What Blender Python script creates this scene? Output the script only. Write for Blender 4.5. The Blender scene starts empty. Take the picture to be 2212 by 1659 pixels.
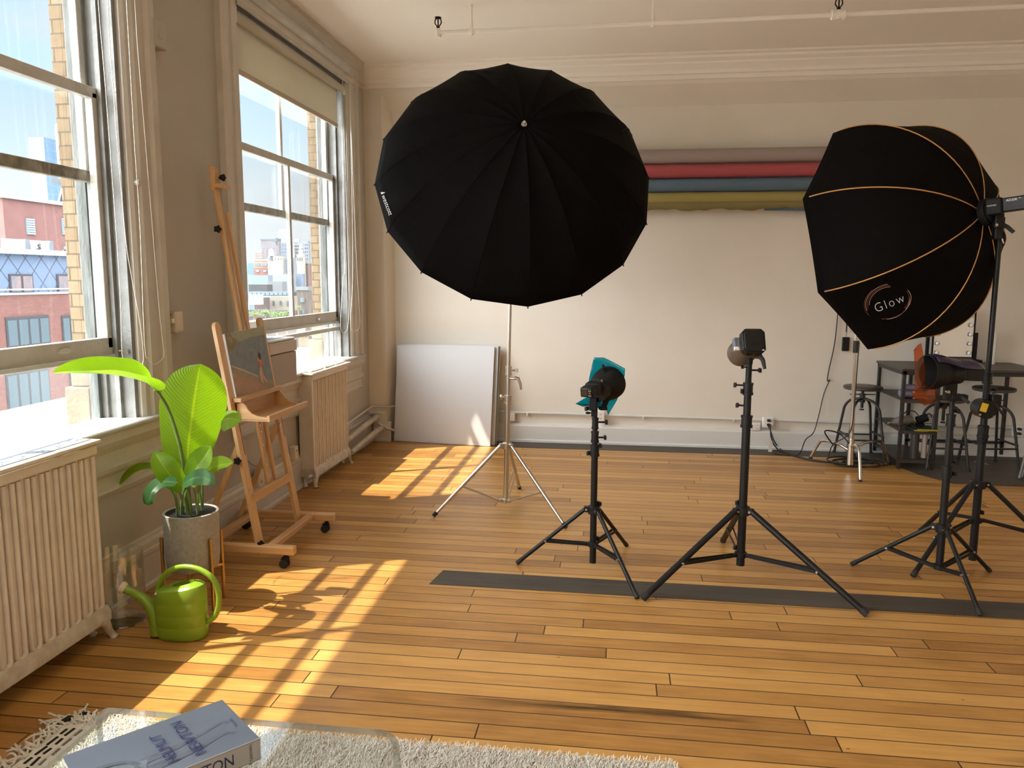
import bpy, bmesh, math, random
from mathutils import Vector, Matrix
from mathutils.bvhtree import BVHTree
random.seed(7)
S = bpy.context.scene
COL = S.collection
PI = math.pi
V = Vector

# ------------------------------------------------------------------ camera
F_PX = 1690.0; CXP, CYP = 1106.0, 829.5; CAM_H = 1.6
YAW, PITCH, ROLL = math.radians(7.626308), math.radians(7.656347), 0.003
_f = V((-math.sin(YAW)*math.cos(PITCH), math.cos(YAW)*math.cos(PITCH), -math.sin(PITCH)))
_r = V((math.cos(YAW), math.sin(YAW), 0)); _u = _r.cross(_f)
R_ = _r*math.cos(ROLL)+_u*math.sin(ROLL); U_ = -_r*math.sin(ROLL)+_u*math.cos(ROLL)
EYE = V((0, 0, CAM_H))
cd = bpy.data.cameras.new('camera'); cd.sensor_width = 36; cd.lens = F_PX/2212*36
cd.clip_start = 0.05; cd.clip_end = 2000
cam = bpy.data.objects.new('camera', cd); COL.objects.link(cam)
cam.matrix_world = Matrix(((R_.x, U_.x, -_f.x, 0), (R_.y, U_.y, -_f.y, 0), (R_.z, U_.z, -_f.z, CAM_H), (0, 0, 0, 1)))
S.camera = cam
# surveyed points: where the sight line of the photograph's pixel meets a real plane of the room
def ray(x, y): return _f + R_*((x-CXP)/F_PX) - U_*((y-CYP)/F_PX)
def atz(x, y, z=0.0): d = ray(x, y); return EYE + d*((z-CAM_H)/d.z)
def atx(x, y, X): d = ray(x, y); return EYE + d*(X/d.x)
def aty(x, y, Y): d = ray(x, y); return EYE + d*(Y/d.y)

# ------------------------------------------------------------------ materials
def newmat(name):
    m = bpy.data.materials.new(name); m.use_nodes = True
    nt = m.node_tree; nt.nodes.clear()
    out = nt.nodes.new('ShaderNodeOutputMaterial')
    return m, nt, out
def N(nt, t, **kw):
    n = nt.nodes.new(t)
    for k, v in kw.items():
        if k in n.inputs: n.inputs[k].default_value = v
        else: setattr(n, k, v)
    return n
def L(nt, a, b): nt.links.new(a, b)
def rgb(c): return (c[0], c[1], c[2], 1.0)
def mat(name, col, rough=0.5, metal=0.0, col2=None, nscale=20.0, bump=0.0, bscale=60.0, spec=0.5, coat=0.0, stretch=None, emis=None, sheen=0.0):
    """plain principled surface, optionally mottled by noise between two colours, optionally bumped"""
    m, nt, out = newmat(name)
    b = N(nt, 'ShaderNodeBsdfPrincipled'); L(nt, b.outputs[0], out.inputs[0])
    b.inputs['Base Color'].default_value = rgb(col); b.inputs['Roughness'].default_value = rough
    b.inputs['Metallic'].default_value = metal; b.inputs['Specular IOR Level'].default_value = spec
    b.inputs['Coat Weight'].default_value = coat; b.inputs['Sheen Weight'].default_value = sheen
    if emis: b.inputs['Emission Color'].default_value = rgb(emis[0]); b.inputs['Emission Strength'].default_value = emis[1]
    tc = N(nt, 'ShaderNodeTexCoord'); src = tc.outputs['Object']
    if stretch:
        mp = N(nt, 'ShaderNodeMapping'); mp.inputs['Scale'].default_value = stretch; L(nt, src, mp.inputs[0]); src = mp.outputs[0]
    if col2 is not None:
        n = N(nt, 'ShaderNodeTexNoise'); n.inputs['Scale'].default_value = nscale; n.inputs['Detail'].default_value = 5; L(nt, src, n.inputs['Vector'])
        r = N(nt, 'ShaderNodeValToRGB'); r.color_ramp.elements[0].position = .35; r.color_ramp.elements[1].position = .65
        r.color_ramp.elements[0].color = rgb(col); r.color_ramp.elements[1].color = rgb(col2)
        L(nt, n.outputs['Fac'], r.inputs[0]); L(nt, r.outputs[0], b.inputs['Base Color'])
    if bump > 0:
        n2 = N(nt, 'ShaderNodeTexNoise'); n2.inputs['Scale'].default_value = bscale; n2.inputs['Detail'].default_value = 4; L(nt, src, n2.inputs['Vector'])
        bp = N(nt, 'ShaderNodeBump'); bp.inputs['Strength'].default_value = bump; bp.inputs['Distance'].default_value = 0.01
        L(nt, n2.outputs['Fac'], bp.inputs['Height']); L(nt, bp.outputs[0], b.inputs['Normal'])
    return m
def glassy(name, tint=(1, 1, 1), refl=1.0, dirt_or_sheen=0.0, dcol=(.8, .85, .85), dscale=6.0, rough=0.02, ior=1.45, ripple=0.0):
    """thin sheet: clear transmission mixed with a Fresnel mirror, plus an optional diffuse film of dust or painted sheen"""
    m, nt, out = newmat(name)
    t = N(nt, 'ShaderNodeBsdfTransparent'); t.inputs[0].default_value = rgb(tint)
    g = N(nt, 'ShaderNodeBsdfGlossy'); g.inputs['Roughness'].default_value = rough; g.inputs[0].default_value = (refl, refl, refl, 1)
    fr = N(nt, 'ShaderNodeFresnel'); ge = N(nt, 'ShaderNodeNewGeometry')      # same index on the way out: a thin sheet, not a solid
    ix = N(nt, 'ShaderNodeMapRange'); ix.inputs[3].default_value = ior; ix.inputs[4].default_value = 1/ior
    L(nt, ge.outputs['Backfacing'], ix.inputs[0]); L(nt, ix.outputs[0], fr.inputs[0])
    mx = N(nt, 'ShaderNodeMixShader'); L(nt, fr.outputs[0], mx.inputs[0]); L(nt, t.outputs[0], mx.inputs[1]); L(nt, g.outputs[0], mx.inputs[2])
    last = mx.outputs[0]
    tc = N(nt, 'ShaderNodeTexCoord')
    if ripple > 0:
        mp = N(nt, 'ShaderNodeMapping'); mp.inputs['Scale'].default_value = (1, 22, .35); L(nt, tc.outputs['Object'], mp.inputs[0])
        n = N(nt, 'ShaderNodeTexNoise'); n.inputs['Scale'].default_value = 1.0; n.inputs['Detail'].default_value = 3; L(nt, mp.outputs[0], n.inputs['Vector'])
        r = N(nt, 'ShaderNodeMapRange'); r.inputs[1].default_value = .3; r.inputs[2].default_value = .7; r.inputs[3].default_value = 1-ripple; r.inputs[4].default_value = 1.0
        L(nt, n.outputs['Fac'], r.inputs[0])
        cc = N(nt, 'ShaderNodeCombineColor')
        for i in range(3): L(nt, r.outputs[0], cc.inputs[i])
        L(nt, cc.outputs[0], t.inputs[0])
    if dirt_or_sheen > 0:
        d = N(nt, 'ShaderNodeBsdfDiffuse'); d.inputs[0].default_value = rgb(dcol)
        tr = N(nt, 'ShaderNodeBsdfTranslucent'); tr.inputs[0].default_value = rgb(dcol)
        md = N(nt, 'ShaderNodeMixShader'); md.inputs[0].default_value = .5; L(nt, d.outputs[0], md.inputs[1]); L(nt, tr.outputs[0], md.inputs[2])
        n = N(nt, 'ShaderNodeTexNoise'); n.inputs['Scale'].default_value = dscale; n.inputs['Detail'].default_value = 6; L(nt, tc.outputs['Object'], n.inputs['Vector'])
        r = N(nt, 'ShaderNodeMapRange'); r.inputs[1].default_value = .35; r.inputs[2].default_value = .75; r.inputs[3].default_value = dirt_or_sheen*.3; r.inputs[4].default_value = dirt_or_sheen*1.6
        L(nt, n.outputs['Fac'], r.inputs[0])
        m2 = N(nt, 'ShaderNodeMixShader'); L(nt, r.outputs[0], m2.inputs[0]); L(nt, last, m2.inputs[1]); L(nt, md.outputs[0], m2.inputs[2]); last = m2.outputs[0]
    L(nt, last, out.inputs[0])
    return m
def wood(name, c1, c2, rough=.4, axis=2, scale=3.0, coat=.1):
    m, nt, out = newmat(name)
    b = N(nt, 'ShaderNodeBsdfPrincipled'); L(nt, b.outputs[0], out.inputs[0]); b.inputs['Roughness'].default_value = rough; b.inputs['Coat Weight'].default_value = coat
    tc = N(nt, 'ShaderNodeTexCoord'); mp = N(nt, 'ShaderNodeMapping'); s = [26, 26, 26]; s[axis] = 1.6; mp.inputs['Scale'].default_value = s
    L(nt, tc.outputs['Object'], mp.inputs[0])
    n = N(nt, 'ShaderNodeTexNoise'); n.inputs['Scale'].default_value = scale; n.inputs['Detail'].default_value = 6; L(nt, mp.outputs[0], n.inputs['Vector'])
    r = N(nt, 'ShaderNodeValToRGB'); r.color_ramp.elements[0].position = .3; r.color_ramp.elements[1].position = .7
    r.color_ramp.elements[0].color = rgb(c1); r.color_ramp.elements[1].color = rgb(c2); L(nt, n.outputs['Fac'], r.inputs[0]); L(nt, r.outputs[0], b.inputs['Base Color'])
    return m
def brickmat(name, c1, c2, mortar, bw, bh, ms=.01, axes='YZ', rough=.85, bump=.4, off=.5):
    m, nt, out = newmat(name)
    b = N(nt, 'ShaderNodeBsdfPrincipled'); L(nt, b.outputs[0], out.inputs[0]); b.inputs['Roughness'].default_value = rough
    tc = N(nt, 'ShaderNodeTexCoord'); sp = N(nt, 'ShaderNodeSeparateXYZ'); L(nt, tc.outputs['Object'], sp.inputs[0])
    cb = N(nt, 'ShaderNodeCombineXYZ'); L(nt, sp.outputs['XYZ'.index(axes[0])], cb.inputs[0]); L(nt, sp.outputs['XYZ'.index(axes[1])], cb.inputs[1])
    t = N(nt, 'ShaderNodeTexBrick'); t.offset = off
    for k, v in (('Scale', 1.0), ('Brick Width', bw), ('Row Height', bh), ('Mortar Size', ms), ('Mortar Smooth', .2), ('Bias', 0.0)): t.inputs[k].default_value = v
    t.inputs['Color1'].default_value = rgb(c1); t.inputs['Color2'].default_value = rgb(c2); t.inputs['Mortar'].default_value = rgb(mortar)
    L(nt, cb.outputs[0], t.inputs['Vector'])
    n = N(nt, 'ShaderNodeTexNoise'); n.inputs['Scale'].default_value = 3/bw; n.inputs['Detail'].default_value = 5; L(nt, tc.outputs['Object'], n.inputs['Vector'])
    mr = N(nt, 'ShaderNodeMapRange'); mr.inputs[3].default_value = .7; mr.inputs[4].default_value = 1.25; L(nt, n.outputs['Fac'], mr.inputs[0])
    mx = N(nt, 'ShaderNodeVectorMath', operation='SCALE'); L(nt, t.outputs['Color'], mx.inputs[0]); L(nt, mr.outputs[0], mx.inputs['Scale']); L(nt, mx.outputs[0], b.inputs['Base Color'])
    if bump:
        bp = N(nt, 'ShaderNodeBump', invert=True); bp.inputs['Strength'].default_value = bump; bp.inputs['Distance'].default_value = bh*.1
        L(nt, t.outputs['Fac'], bp.inputs['Height']); L(nt, bp.outputs[0], b.inputs['Normal'])
    return m

# ------------------------------------------------------------------ mesh builder
def frame_of(d):
    d = V(d).normalized(); h = V((0, 0, 1)) if abs(d.z) < .95 else V((1, 0, 0))
    a = h.cross(d).normalized(); return a, d.cross(a).normalized(), d
class MB:
    def __init__(s): s.v = []; s.f = []; s.uv = None
    def add(s, vs, fs):
        o = len(s.v); s.v += [V(p) for p in vs]; s.f += [tuple(i+o for i in f) for f in fs]; return s
    def box(s, c, d, rz=0.0, M=None):
        c = V(c); hx, hy, hz = d[0]/2, d[1]/2, d[2]/2
        rot = M if M is not None else Matrix.Rotation(rz, 3, 'Z')
        vs = [c + rot @ V((x, y, z)) for x in (-hx, hx) for y in (-hy, hy) for z in (-hz, hz)]
        return s.add(vs, [(0, 1, 3, 2), (4, 6, 7, 5), (0, 4, 5, 1), (2, 3, 7, 6), (0, 2, 6, 4), (1, 5, 7, 3)])
    def bx(s, x0, x1, y0, y1, z0, z1): return s.box(((x0+x1)/2, (y0+y1)/2, (z0+z1)/2), (abs(x1-x0), abs(y1-y0), abs(z1-z0)))
    def beam(s, p0, p1, w, h, up=(0, 0, 1)):
        """bar from p0 to p1, w across (perpendicular to up), h along up"""
        p0, p1 = V(p0), V(p1); d = (p1-p0); ln = d.length; d.normalize()
        a = d.cross(V(up)).normalized(); b = a.cross(d).normalized()
        return s.box((p0+p1)/2, (w, h, ln), M=Matrix((a, b, d)).transposed())
    def cyl(s, p0, p1, r0, r1=None, n=16, caps=True):
        r1 = r0 if r1 is None else r1; p0, p1 = V(p0), V(p1); a, b, d = frame_of(p1-p0)
        vs = []
        for p, r in ((p0, r0), (p1, r1)):
            vs += [p + a*(r*math.cos(2*PI*i/n)) + b*(r*math.sin(2*PI*i/n)) for i in range(n)]
        fs = [(i, (i+1) % n, n+(i+1) % n, n+i) for i in range(n)]
        if caps: fs += [tuple(range(n-1, -1, -1)), tuple(range(n, 2*n))]
        return s.add(vs, fs)
    def tube(s, pts, r, n=8, caps=True):
        pts = [V(p) for p in pts]; rs = r if isinstance(r, (list, tuple)) else [r]*len(pts)
        a, b, d = frame_of(pts[1]-pts[0]); vs = []
        for i, p in enumerate(pts):
            t = (pts[min(i+1, len(pts)-1)]-pts[max(i-1, 0)]).normalized()
            a = (a - t*a.dot(t)).normalized(); b = t.cross(a)
            vs += [p + a*(rs[i]*math.cos(2*PI*k/n)) + b*(rs[i]*math.sin(2*PI*k/n)) for k in range(n)]
        m = len(pts)
        fs = [(i*n+k, i*n+(k+1) % n, (i+1)*n+(k+1) % n, (i+1)*n+k) for i in range(m-1) for k in range(n)]
        if caps: fs += [tuple(range(n-1, -1, -1)), tuple(range((m-1)*n, m*n))]
        return s.add(vs, fs)
    def lathe(s, prof, o=(0, 0, 0), axis=(0, 0, 1), n=32, sx=1.0, sy=1.0):
        """prof = [(radius, height)]"""
        o = V(o); ax = V(axis).normalized()
        if abs(ax.z) > .999: a, b = V((1, 0, 0)), V((0, 1, 0))*(1 if ax.z > 0 else -1)
        else: a, b, _ = frame_of(ax)
        vs = []
        for r, h in prof:
            r = max(r, 1e-5)
            vs += [o + ax*h + a*(sx*r*math.cos(2*PI*i/n)) + b*(sy*r*math.sin(2*PI*i/n)) for i in range(n)]
        m = len(prof)
        fs = [(j*n+i, j*n+(i+1) % n, (j+1)*n+(i+1) % n, (j+1)*n+i) for j in range(m-1) for i in range(n)]
        if prof[0][0] > 1e-4 and prof[0] != prof[-1]: fs.append(tuple(range(n-1, -1, -1)))
        if prof[-1][0] > 1e-4 and prof[0] != prof[-1]: fs.append(tuple(range((m-1)*n, m*n)))
        return s.add(vs, fs)
    def sphere(s, c, r, n=16, sc=(1, 1, 1)):
        c = V(c); m = n//2; vs = []
        for j in range(m+1):
            t = PI*j/m
            for i in range(n):
                q = 2*PI*i/n; st = max(math.sin(t), 1e-4)
                vs.append(c + V((sc[0]*r*st*math.cos(q), sc[1]*r*st*math.sin(q), sc[2]*r*math.cos(t))))
        return s.add(vs, [(j*n+i, (j+1)*n+i, (j+1)*n+(i+1) % n, j*n+(i+1) % n) for j in range(m) for i in range(n)])
    def prism(s, poly, ext):
        """closed 3-D polygon swept by the vector ext"""
        n = len(poly); e = V(ext); vs = [V(p) for p in poly] + [V(p)+e for p in poly]
        return s.add(vs, [tuple(range(n-1, -1, -1)), tuple(range(n, 2*n))] + [(i, (i+1) % n, n+(i+1) % n, n+i) for i in range(n)])
    def profile(s, prof, p0, p1, out, up=(0, 0, 1)):
        """moulding: (outwards, upwards) outline swept from p0 to p1"""
        return s.prism([V(p0)+V(out)*a+V(up)*b for a, b in prof], V(p1)-V(p0))
    def grid(s, rows, close=False):
        m, n = len(rows), len(rows[0]); vs = [p for r in rows for p in r]
        fs = [(j*n+i, j*n+i+1, (j+1)*n+i+1, (j+1)*n+i) for j in range(m-1) for i in range(n-1)]
        if close: fs += [(j*n+n-1, j*n, (j+1)*n, (j+1)*n+n-1) for j in range(m-1)]
        return s.add(vs, fs)
    def mesh(s, name, origin=V((0, 0, 0))):
        me = bpy.data.meshes.new(name); me.from_pydata([tuple(p-origin) for p in s.v], [], s.f); me.update()
        bm = bmesh.new(); bm.from_mesh(me); bmesh.ops.recalc_face_normals(bm, faces=bm.faces); bm.to_mesh(me); bm.free()
        return me
ORI = {}
def build(mb, name, material, parent=None, smooth=35, bevel=0.0, seg=2, solid=0.0, sub=0, origin=None):
    if parent is not None: org = ORI[parent.name]
    elif origin is not None: org = V(origin)
    else:
        xs = [p.x for p in mb.v]; ys = [p.y for p in mb.v]; zs = [p.z for p in mb.v]
        org = V(((min(xs)+max(xs))/2, (min(ys)+max(ys))/2, min(zs)))
    me = mb.mesh(name, org)
    me.materials.append(material)
    o = bpy.data.objects.new(name, me); COL.objects.link(o)
    if parent is not None: o.parent = parent
    else: o.location = org
    ORI[o.name] = org
    if sub:
        md = o.modifiers.new('subdivision', 'SUBSURF'); md.levels = md.render_levels = sub
    if solid:
        md = o.modifiers.new('thickness', 'SOLIDIFY'); md.thickness = solid; md.offset = 0
    if bevel:
        md = o.modifiers.new('bevel', 'BEVEL'); md.width = bevel; md.segments = seg; md.limit_method = 'ANGLE'; md.angle_limit = math.radians(40)
    if smooth:
        me.polygons.foreach_set('use_smooth', [True]*len(me.polygons))
        if smooth < 180: me.set_sharp_from_angle(angle=math.radians(smooth))
    return o
def thing(name, loc, label, cat, group=None):
    o = bpy.data.objects.new(name, None); COL.objects.link(o); o.location = loc; o.empty_display_size = .1
    ORI[o.name] = V(loc); o['label'] = label; o['category'] = cat
    if group: o['group'] = group
    return o
def tag(o, label, cat, group=None, kind=None):
    o['label'] = label; o['category'] = cat
    if group: o['group'] = group
    if kind: o['kind'] = kind
    return o
def struct(o): o['kind'] = 'structure'; return o
def sempty(name, loc):
    o = bpy.data.objects.new(name, None); COL.objects.link(o); o.location = loc; ORI[o.name] = V(loc); o['kind'] = 'structure'; return o
def copy_tree(o, loc, rz=0.0, parent=None):
    c = o.copy(); COL.objects.link(c)
    if parent is None: c.location = loc; c.rotation_euler = (0, 0, rz); ORI[c.name] = V(loc)
    else: c.parent = parent
    for ch in [k for k in COL.objects if k.parent == o]: copy_tree(ch, None, 0, c)
    return c
def text_verts(body, size=1.0, spacing=1.0, thin=0.0):
    cu = bpy.data.curves.new('lettering', 'FONT'); cu.body = body; cu.size = size; cu.space_character = spacing; cu.align_x = 'CENTER'; cu.align_y = 'CENTER'; cu.resolution_u = 3; cu.offset = thin
    ob = bpy.data.objects.new('lettering', cu); COL.objects.link(ob)
    bpy.context.view_layer.update()
    me = bpy.data.meshes.new_from_object(ob.evaluated_get(bpy.context.evaluated_depsgraph_get()))
    vs = [tuple(v.co) for v in me.vertices]; fs = [tuple(p.vertices) for p in me.polygons]
    bpy.data.objects.remove(ob); bpy.data.meshes.remove(me); bpy.data.curves.remove(cu)
    return vs, fs
def lettering(body, o, xdir, ydir, size, name, material, parent, spacing=1.0, lift=0.0006, widthscale=1.0):
    vs, fs = text_verts(body, size, spacing); x = V(xdir).normalized(); y = V(ydir).normalized(); n = x.cross(y).normalized()
    mb = MB(); mb.add([V(o)+x*(p[0]*widthscale)+y*p[1]+n*lift for p in vs], fs)
    return build(mb, name, material, parent, smooth=0)
def subdiv_tris(vs, fs, ml):
    bm = bmesh.new(); bv = [bm.verts.new(p) for p in vs]
    for f in fs:
        try: bm.faces.new([bv[i] for i in f])
        except ValueError: pass
    bmesh.ops.triangulate(bm, faces=bm.faces)
    for _ in range(4):
        es = [e for e in bm.edges if e.calc_length() > ml]
        if not es: break
        bmesh.ops.subdivide_edges(bm, edges=es, cuts=1); bmesh.ops.triangulate(bm, faces=bm.faces)
    bm.verts.index_update(); r = [tuple(v.co) for v in bm.verts], [tuple(v.index for v in f.verts) for f in bm.faces]; bm.free(); return r
def decal(vs, fs, bvh, name, material, parent, lift=.002, ml=8):
    """flat pattern given in photo pixels, laid onto the real surface that it is printed on"""
    vs, fs = subdiv_tris([(p[0], p[1], 0) for p in vs], fs, ml)
    mb = MB(); pts = []
    for p in vs:
        d = ray(p[0], p[1]).normalized(); h = bvh.ray_cast(EYE, d)
        if h[0] is None: h = (EYE+d*4.5, -d)
        n = h[1] if h[1].dot(d) < 0 else -h[1]
        pts.append(h[0]+n*lift)
    mb.add(pts, fs); return build(mb, name, material, parent, smooth=0)
def text_px(body, cx, cy, size, ang, sx=1.0, spacing=1.0, thin=0.0):
    vs, fs = text_verts(body, 1.0, spacing, thin); vs = [(p[0]*size, p[1]*size) for p in vs]; ca, sa = math.cos(ang), math.sin(ang)
    return [(cx + p[0]*sx*ca + p[1]*sa, cy + p[0]*sx*sa - p[1]*ca) for p in vs], fs
def arc_px(cx, cy, rx, ry, a0, a1, w, ang=0, n=24):
    vs = []; ca, sa = math.cos(ang), math.sin(ang)
    for i in range(n+1):
        t = a0+(a1-a0)*i/n
        for k in (-w/2, w/2):
            x = (rx+k)*math.cos(t); y = (ry+k)*math.sin(t); vs.append((cx+x*ca-y*sa, cy+x*sa+y*ca))
    return vs, [(2*i, 2*i+1, 2*i+3, 2*i+2) for i in range(n)]
def bez(pts, n=24):
    """Catmull-Rom through pts"""
    P = [V(p) for p in pts]; P = [P[0]*2-P[1]] + P + [P[-1]*2-P[-2]]; out = []
    m = len(P)-3
    for i in range(m):
        k = max(2, n//m)
        for j in range(k):
            t = j/k; a, b, c, d = P[i:i+4]
            out.append(.5*((2*b)+(c-a)*t+(2*a-5*b+4*c-d)*t*t+(3*b-a-3*c+d)*t**3))
    out.append(P[-2]); return out
SUN, SKY, FILL, EXPO, GLOW = 7.0, .67, 26.0, 0.64, 14.5
# ================================================================== MATERIALS
M = {}
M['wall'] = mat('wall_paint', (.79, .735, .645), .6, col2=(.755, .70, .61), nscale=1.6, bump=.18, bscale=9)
M['pier_shaded'] = mat('pier_paint_shaded', (.50, .465, .41), .6, col2=(.475, .44, .385), nscale=2.5, bump=.15, bscale=12)  # same white paint as the other walls, darkened to stand for shade
M['ceil'] = mat('ceiling_paint', (.89, .84, .76), .65, bump=.15, bscale=3)
M['trim'] = mat('gloss_trim_paint', (.62, .58, .51), .35, col2=(.57, .53, .465), nscale=6, bump=.25, bscale=25)
M['trimw'] = mat('window_paint', (.58, .57, .53), .4, col2=(.51, .50, .46), nscale=9, bump=.35, bscale=45)
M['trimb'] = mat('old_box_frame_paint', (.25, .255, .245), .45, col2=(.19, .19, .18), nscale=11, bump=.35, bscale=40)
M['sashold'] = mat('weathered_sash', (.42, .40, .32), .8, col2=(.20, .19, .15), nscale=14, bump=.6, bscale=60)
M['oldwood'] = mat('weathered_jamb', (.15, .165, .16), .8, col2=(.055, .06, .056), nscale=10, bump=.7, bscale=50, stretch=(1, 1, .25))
M['baseb'] = mat('baseboard_paint', (.72, .70, .66), .4, bump=.15, bscale=20)
M['rad'] = mat('radiator_enamel', (.76, .68, .58), .42, col2=(.70, .62, .52), nscale=12, bump=.25, bscale=30)
M['radw'] = mat('radiator_worn_enamel', (.66, .60, .52), .5, col2=(.52, .45, .36), nscale=18, bump=.5, bscale=40)
M['chrome'] = mat('chrome', (.72, .68, .62), .16, 1.0)
M['nickel'] = mat('satin_nickel', (.62, .58, .52), .3, 1.0)
M['black'] = mat('black_anodised', (.010, .010, .010), .42, 0.0, spec=.3)
M['blackm'] = mat('black_matte_plastic', (.011, .011, .011), .6, spec=.2)
M['blackmet'] = mat('black_painted_steel', (.014, .013, .012), .45, 0.0, col2=(.03, .026, .022), nscale=30)
M['darkwood'] = wood('dark_stained_wood', (.035, .028, .022), (.06, .048, .038), .5, 0)
M['beech'] = wood('oiled_beech', (.62, .36, .16), (.74, .47, .23), .45, 2, 2.0)
M['beechx'] = wood('oiled_beech_lengthwise', (.62, .36, .16), (.74, .47, .23), .45, 0, 2.0)
M['beechy'] = wood('oiled_beech_crosswise', (.56, .32, .15), (.68, .42, .21), .45, 1, 2.0)
M['brass'] = mat('brushed_brass', (.55, .33, .12), .35, 1.0)
M['white'] = mat('white_plastic', (.80, .78, .74), .4)
M['cream'] = mat('aged_cream_plastic', (.70, .61, .48), .45)
M['rubber'] = mat('black_rubber', (.02, .02, .02), .75)
M['cordblk'] = mat('black_cable', (.012, .012, .012), .5)
M['pane'] = glassy('window_pane', refl=.6)
M['panedirty'] = glassy('dusty_window_pane', refl=.6, dirt_or_sheen=.03, dcol=(.8, .85, .85), dscale=1.6, ripple=0)
M['plasticsheet'] = glassy('clear_plastic_sheet', refl=.9, dirt_or_sheen=.06, dcol=(.9, .88, .84), dscale=5, rough=.15)
M['acrylic'] = glassy('clear_acrylic', tint=(.96, .975, .97), refl=1.0, ior=1.49, rough=.01)
M['acryledge'] = glassy('acrylic_edge', tint=(.45, .46, .40), refl=1.0, ior=2.4, dirt_or_sheen=.45, dcol=(.62, .66, .60), rough=.1)  # pale diffuse mix painted in for light caught by the polished edge
M['vase'] = glassy('clear_glass', tint=(.975, .98, .97), refl=1.0, ior=2.0, rough=.01)

# floor boards
def floor_mat():
    m, nt, out = newmat('maple_strip_floor')
    b = N(nt, 'ShaderNodeBsdfPrincipled'); L(nt, b.outputs[0], out.inputs[0])
    tc = N(nt, 'ShaderNodeTexCoord'); sp = N(nt, 'ShaderNodeSeparateXYZ'); L(nt, tc.outputs['Object'], sp.inputs[0])
    def math_(op, a, bb=None, c=None):
        n = N(nt, 'ShaderNodeMath', operation=op)
        for i, q in enumerate((a, bb, c)):
            if q is None: continue
            if isinstance(q, (int, float)): n.inputs[i].default_value = q
            else: L(nt, q, n.inputs[i])
        return n.outputs[0]
    W = .0935
    yr = math_('DIVIDE', math_('ADD', sp.outputs[1], 10.012), W); row = math_('FLOOR', yr); fy = math_('FRACT', yr)
    wn = N(nt, 'ShaderNodeTexWhiteNoise', noise_dimensions='1D'); L(nt, row, wn.inputs['W'])
    ln = math_('ADD', math_('MULTIPLY', wn.outputs[0], .9), 1.35)
    xo = math_('DIVIDE', math_('ADD', sp.outputs[0], math_('MULTIPLY', wn.outputs[0], 17.3)), ln)
    col = math_('FLOOR', xo); fx = math_('FRACT', xo)
    cb = N(nt, 'ShaderNodeCombineXYZ'); L(nt, row, cb.inputs[0]); L(nt, col, cb.inputs[1])
    w2 = N(nt, 'ShaderNodeTexWhiteNoise', noise_dimensions='2D'); L(nt, cb.outputs[0], w2.inputs['Vector'])
    # gap mask
    gy = math_('MULTIPLY', math_('MINIMUM', fy, math_('SUBTRACT', 1.0, fy)), W)
    gx = math_('MULTIPLY', math_('MINIMUM', fx, math_('SUBTRACT', 1.0, fx)), ln)
    gap = math_('MINIMUM', gy, gx)
    gm = N(nt, 'ShaderNodeMapRange'); gm.inputs[1].default_value = .0015; gm.inputs[2].default_value = .0034; L(nt, gap, gm.inputs[0])
    # grain
    ao = N(nt, 'ShaderNodeVectorMath', operation='ADD'); L(nt, tc.outputs['Object'], ao.inputs[0])
    sc = N(nt, 'ShaderNodeVectorMath', operation='SCALE'); L(nt, w2.outputs['Color'], sc.inputs[0]); sc.inputs['Scale'].default_value = 13; L(nt, sc.outputs[0], ao.inputs[1])
    mp = N(nt, 'ShaderNodeMapping'); mp.inputs['Scale'].default_value = (1.3, 24, 1); L(nt, ao.outputs[0], mp.inputs[0])
    g = N(nt, 'ShaderNodeTexNoise'); g.inputs['Scale'].default_value = 2.2; g.inputs['Detail'].default_value = 7; g.inputs['Roughness'].default_value = .62; L(nt, mp.outputs[0], g.inputs['Vector'])
    mp2 = N(nt, 'ShaderNodeMapping'); mp2.inputs['Scale'].default_value = (2.2, 5, 1); L(nt, ao.outputs[0], mp2.inputs[0])
    g2 = N(nt, 'ShaderNodeTexNoise'); g2.inputs['Scale'].default_value = 2.4; g2.inputs['Detail'].default_value = 4; L(nt, mp2.outputs[0], g2.inputs['Vector'])
    r = N(nt, 'ShaderNodeValToRGB'); e = r.color_ramp.elements
    e[0].position = .33; e[0].color = (.30, .135, .032, 1); e[1].position = .80; e[1].color = (.62, .335, .095, 1)
    k = e.new(.56); k.color = (.48, .24, .062, 1)
    tot = math_('ADD', math_('ADD', math_('MULTIPLY', g.outputs['Fac'], .45), math_('MULTIPLY', g2.outputs['Fac'], .33)), math_('MULTIPLY', w2.outputs['Value'], .36))
    L(nt, tot, r.inputs[0])
    # pinholes and dark stains
    ns = N(nt, 'ShaderNodeTexNoise'); ns.inputs['Scale'].default_value = 1.1; ns.inputs['Detail'].default_value = 8; mp3 = N(nt, 'ShaderNodeMapping'); mp3.inputs['Scale'].default_value = (1, 6, 1); mp3.inputs['Location'].default_value = (3.7, 1.2, 0)
    L(nt, tc.outputs['Object'], mp3.inputs[0]); L(nt, mp3.outputs[0], ns.inputs['Vector'])
    sm = N(nt, 'ShaderNodeMapRange'); sm.inputs[1].default_value = .66; sm.inputs[2].default_value = .80; sm.inputs[3].default_value = 1; sm.inputs[4].default_value = .35; L(nt, ns.outputs['Fac'], sm.inputs[0])
    # the long black scorch along one board in front
    px = math_('MULTIPLY', math_('SUBTRACT', sp.outputs[0], .02), 1.55); py = math_('MULTIPLY', math_('SUBTRACT', math_('ADD', sp.outputs[1], math_('MULTIPLY', g2.outputs['Fac'], .03)), 2.785), 36)
    dd = math_('SQRT', math_('ADD', math_('MULTIPLY', px, px), math_('MULTIPLY', py, py)))
    st = N(nt, 'ShaderNodeMapRange'); st.inputs[1].default_value = .15; st.inputs[2].default_value = 1.0; st.inputs[3].default_value = .12; st.inputs[4].default_value = 1
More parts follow.
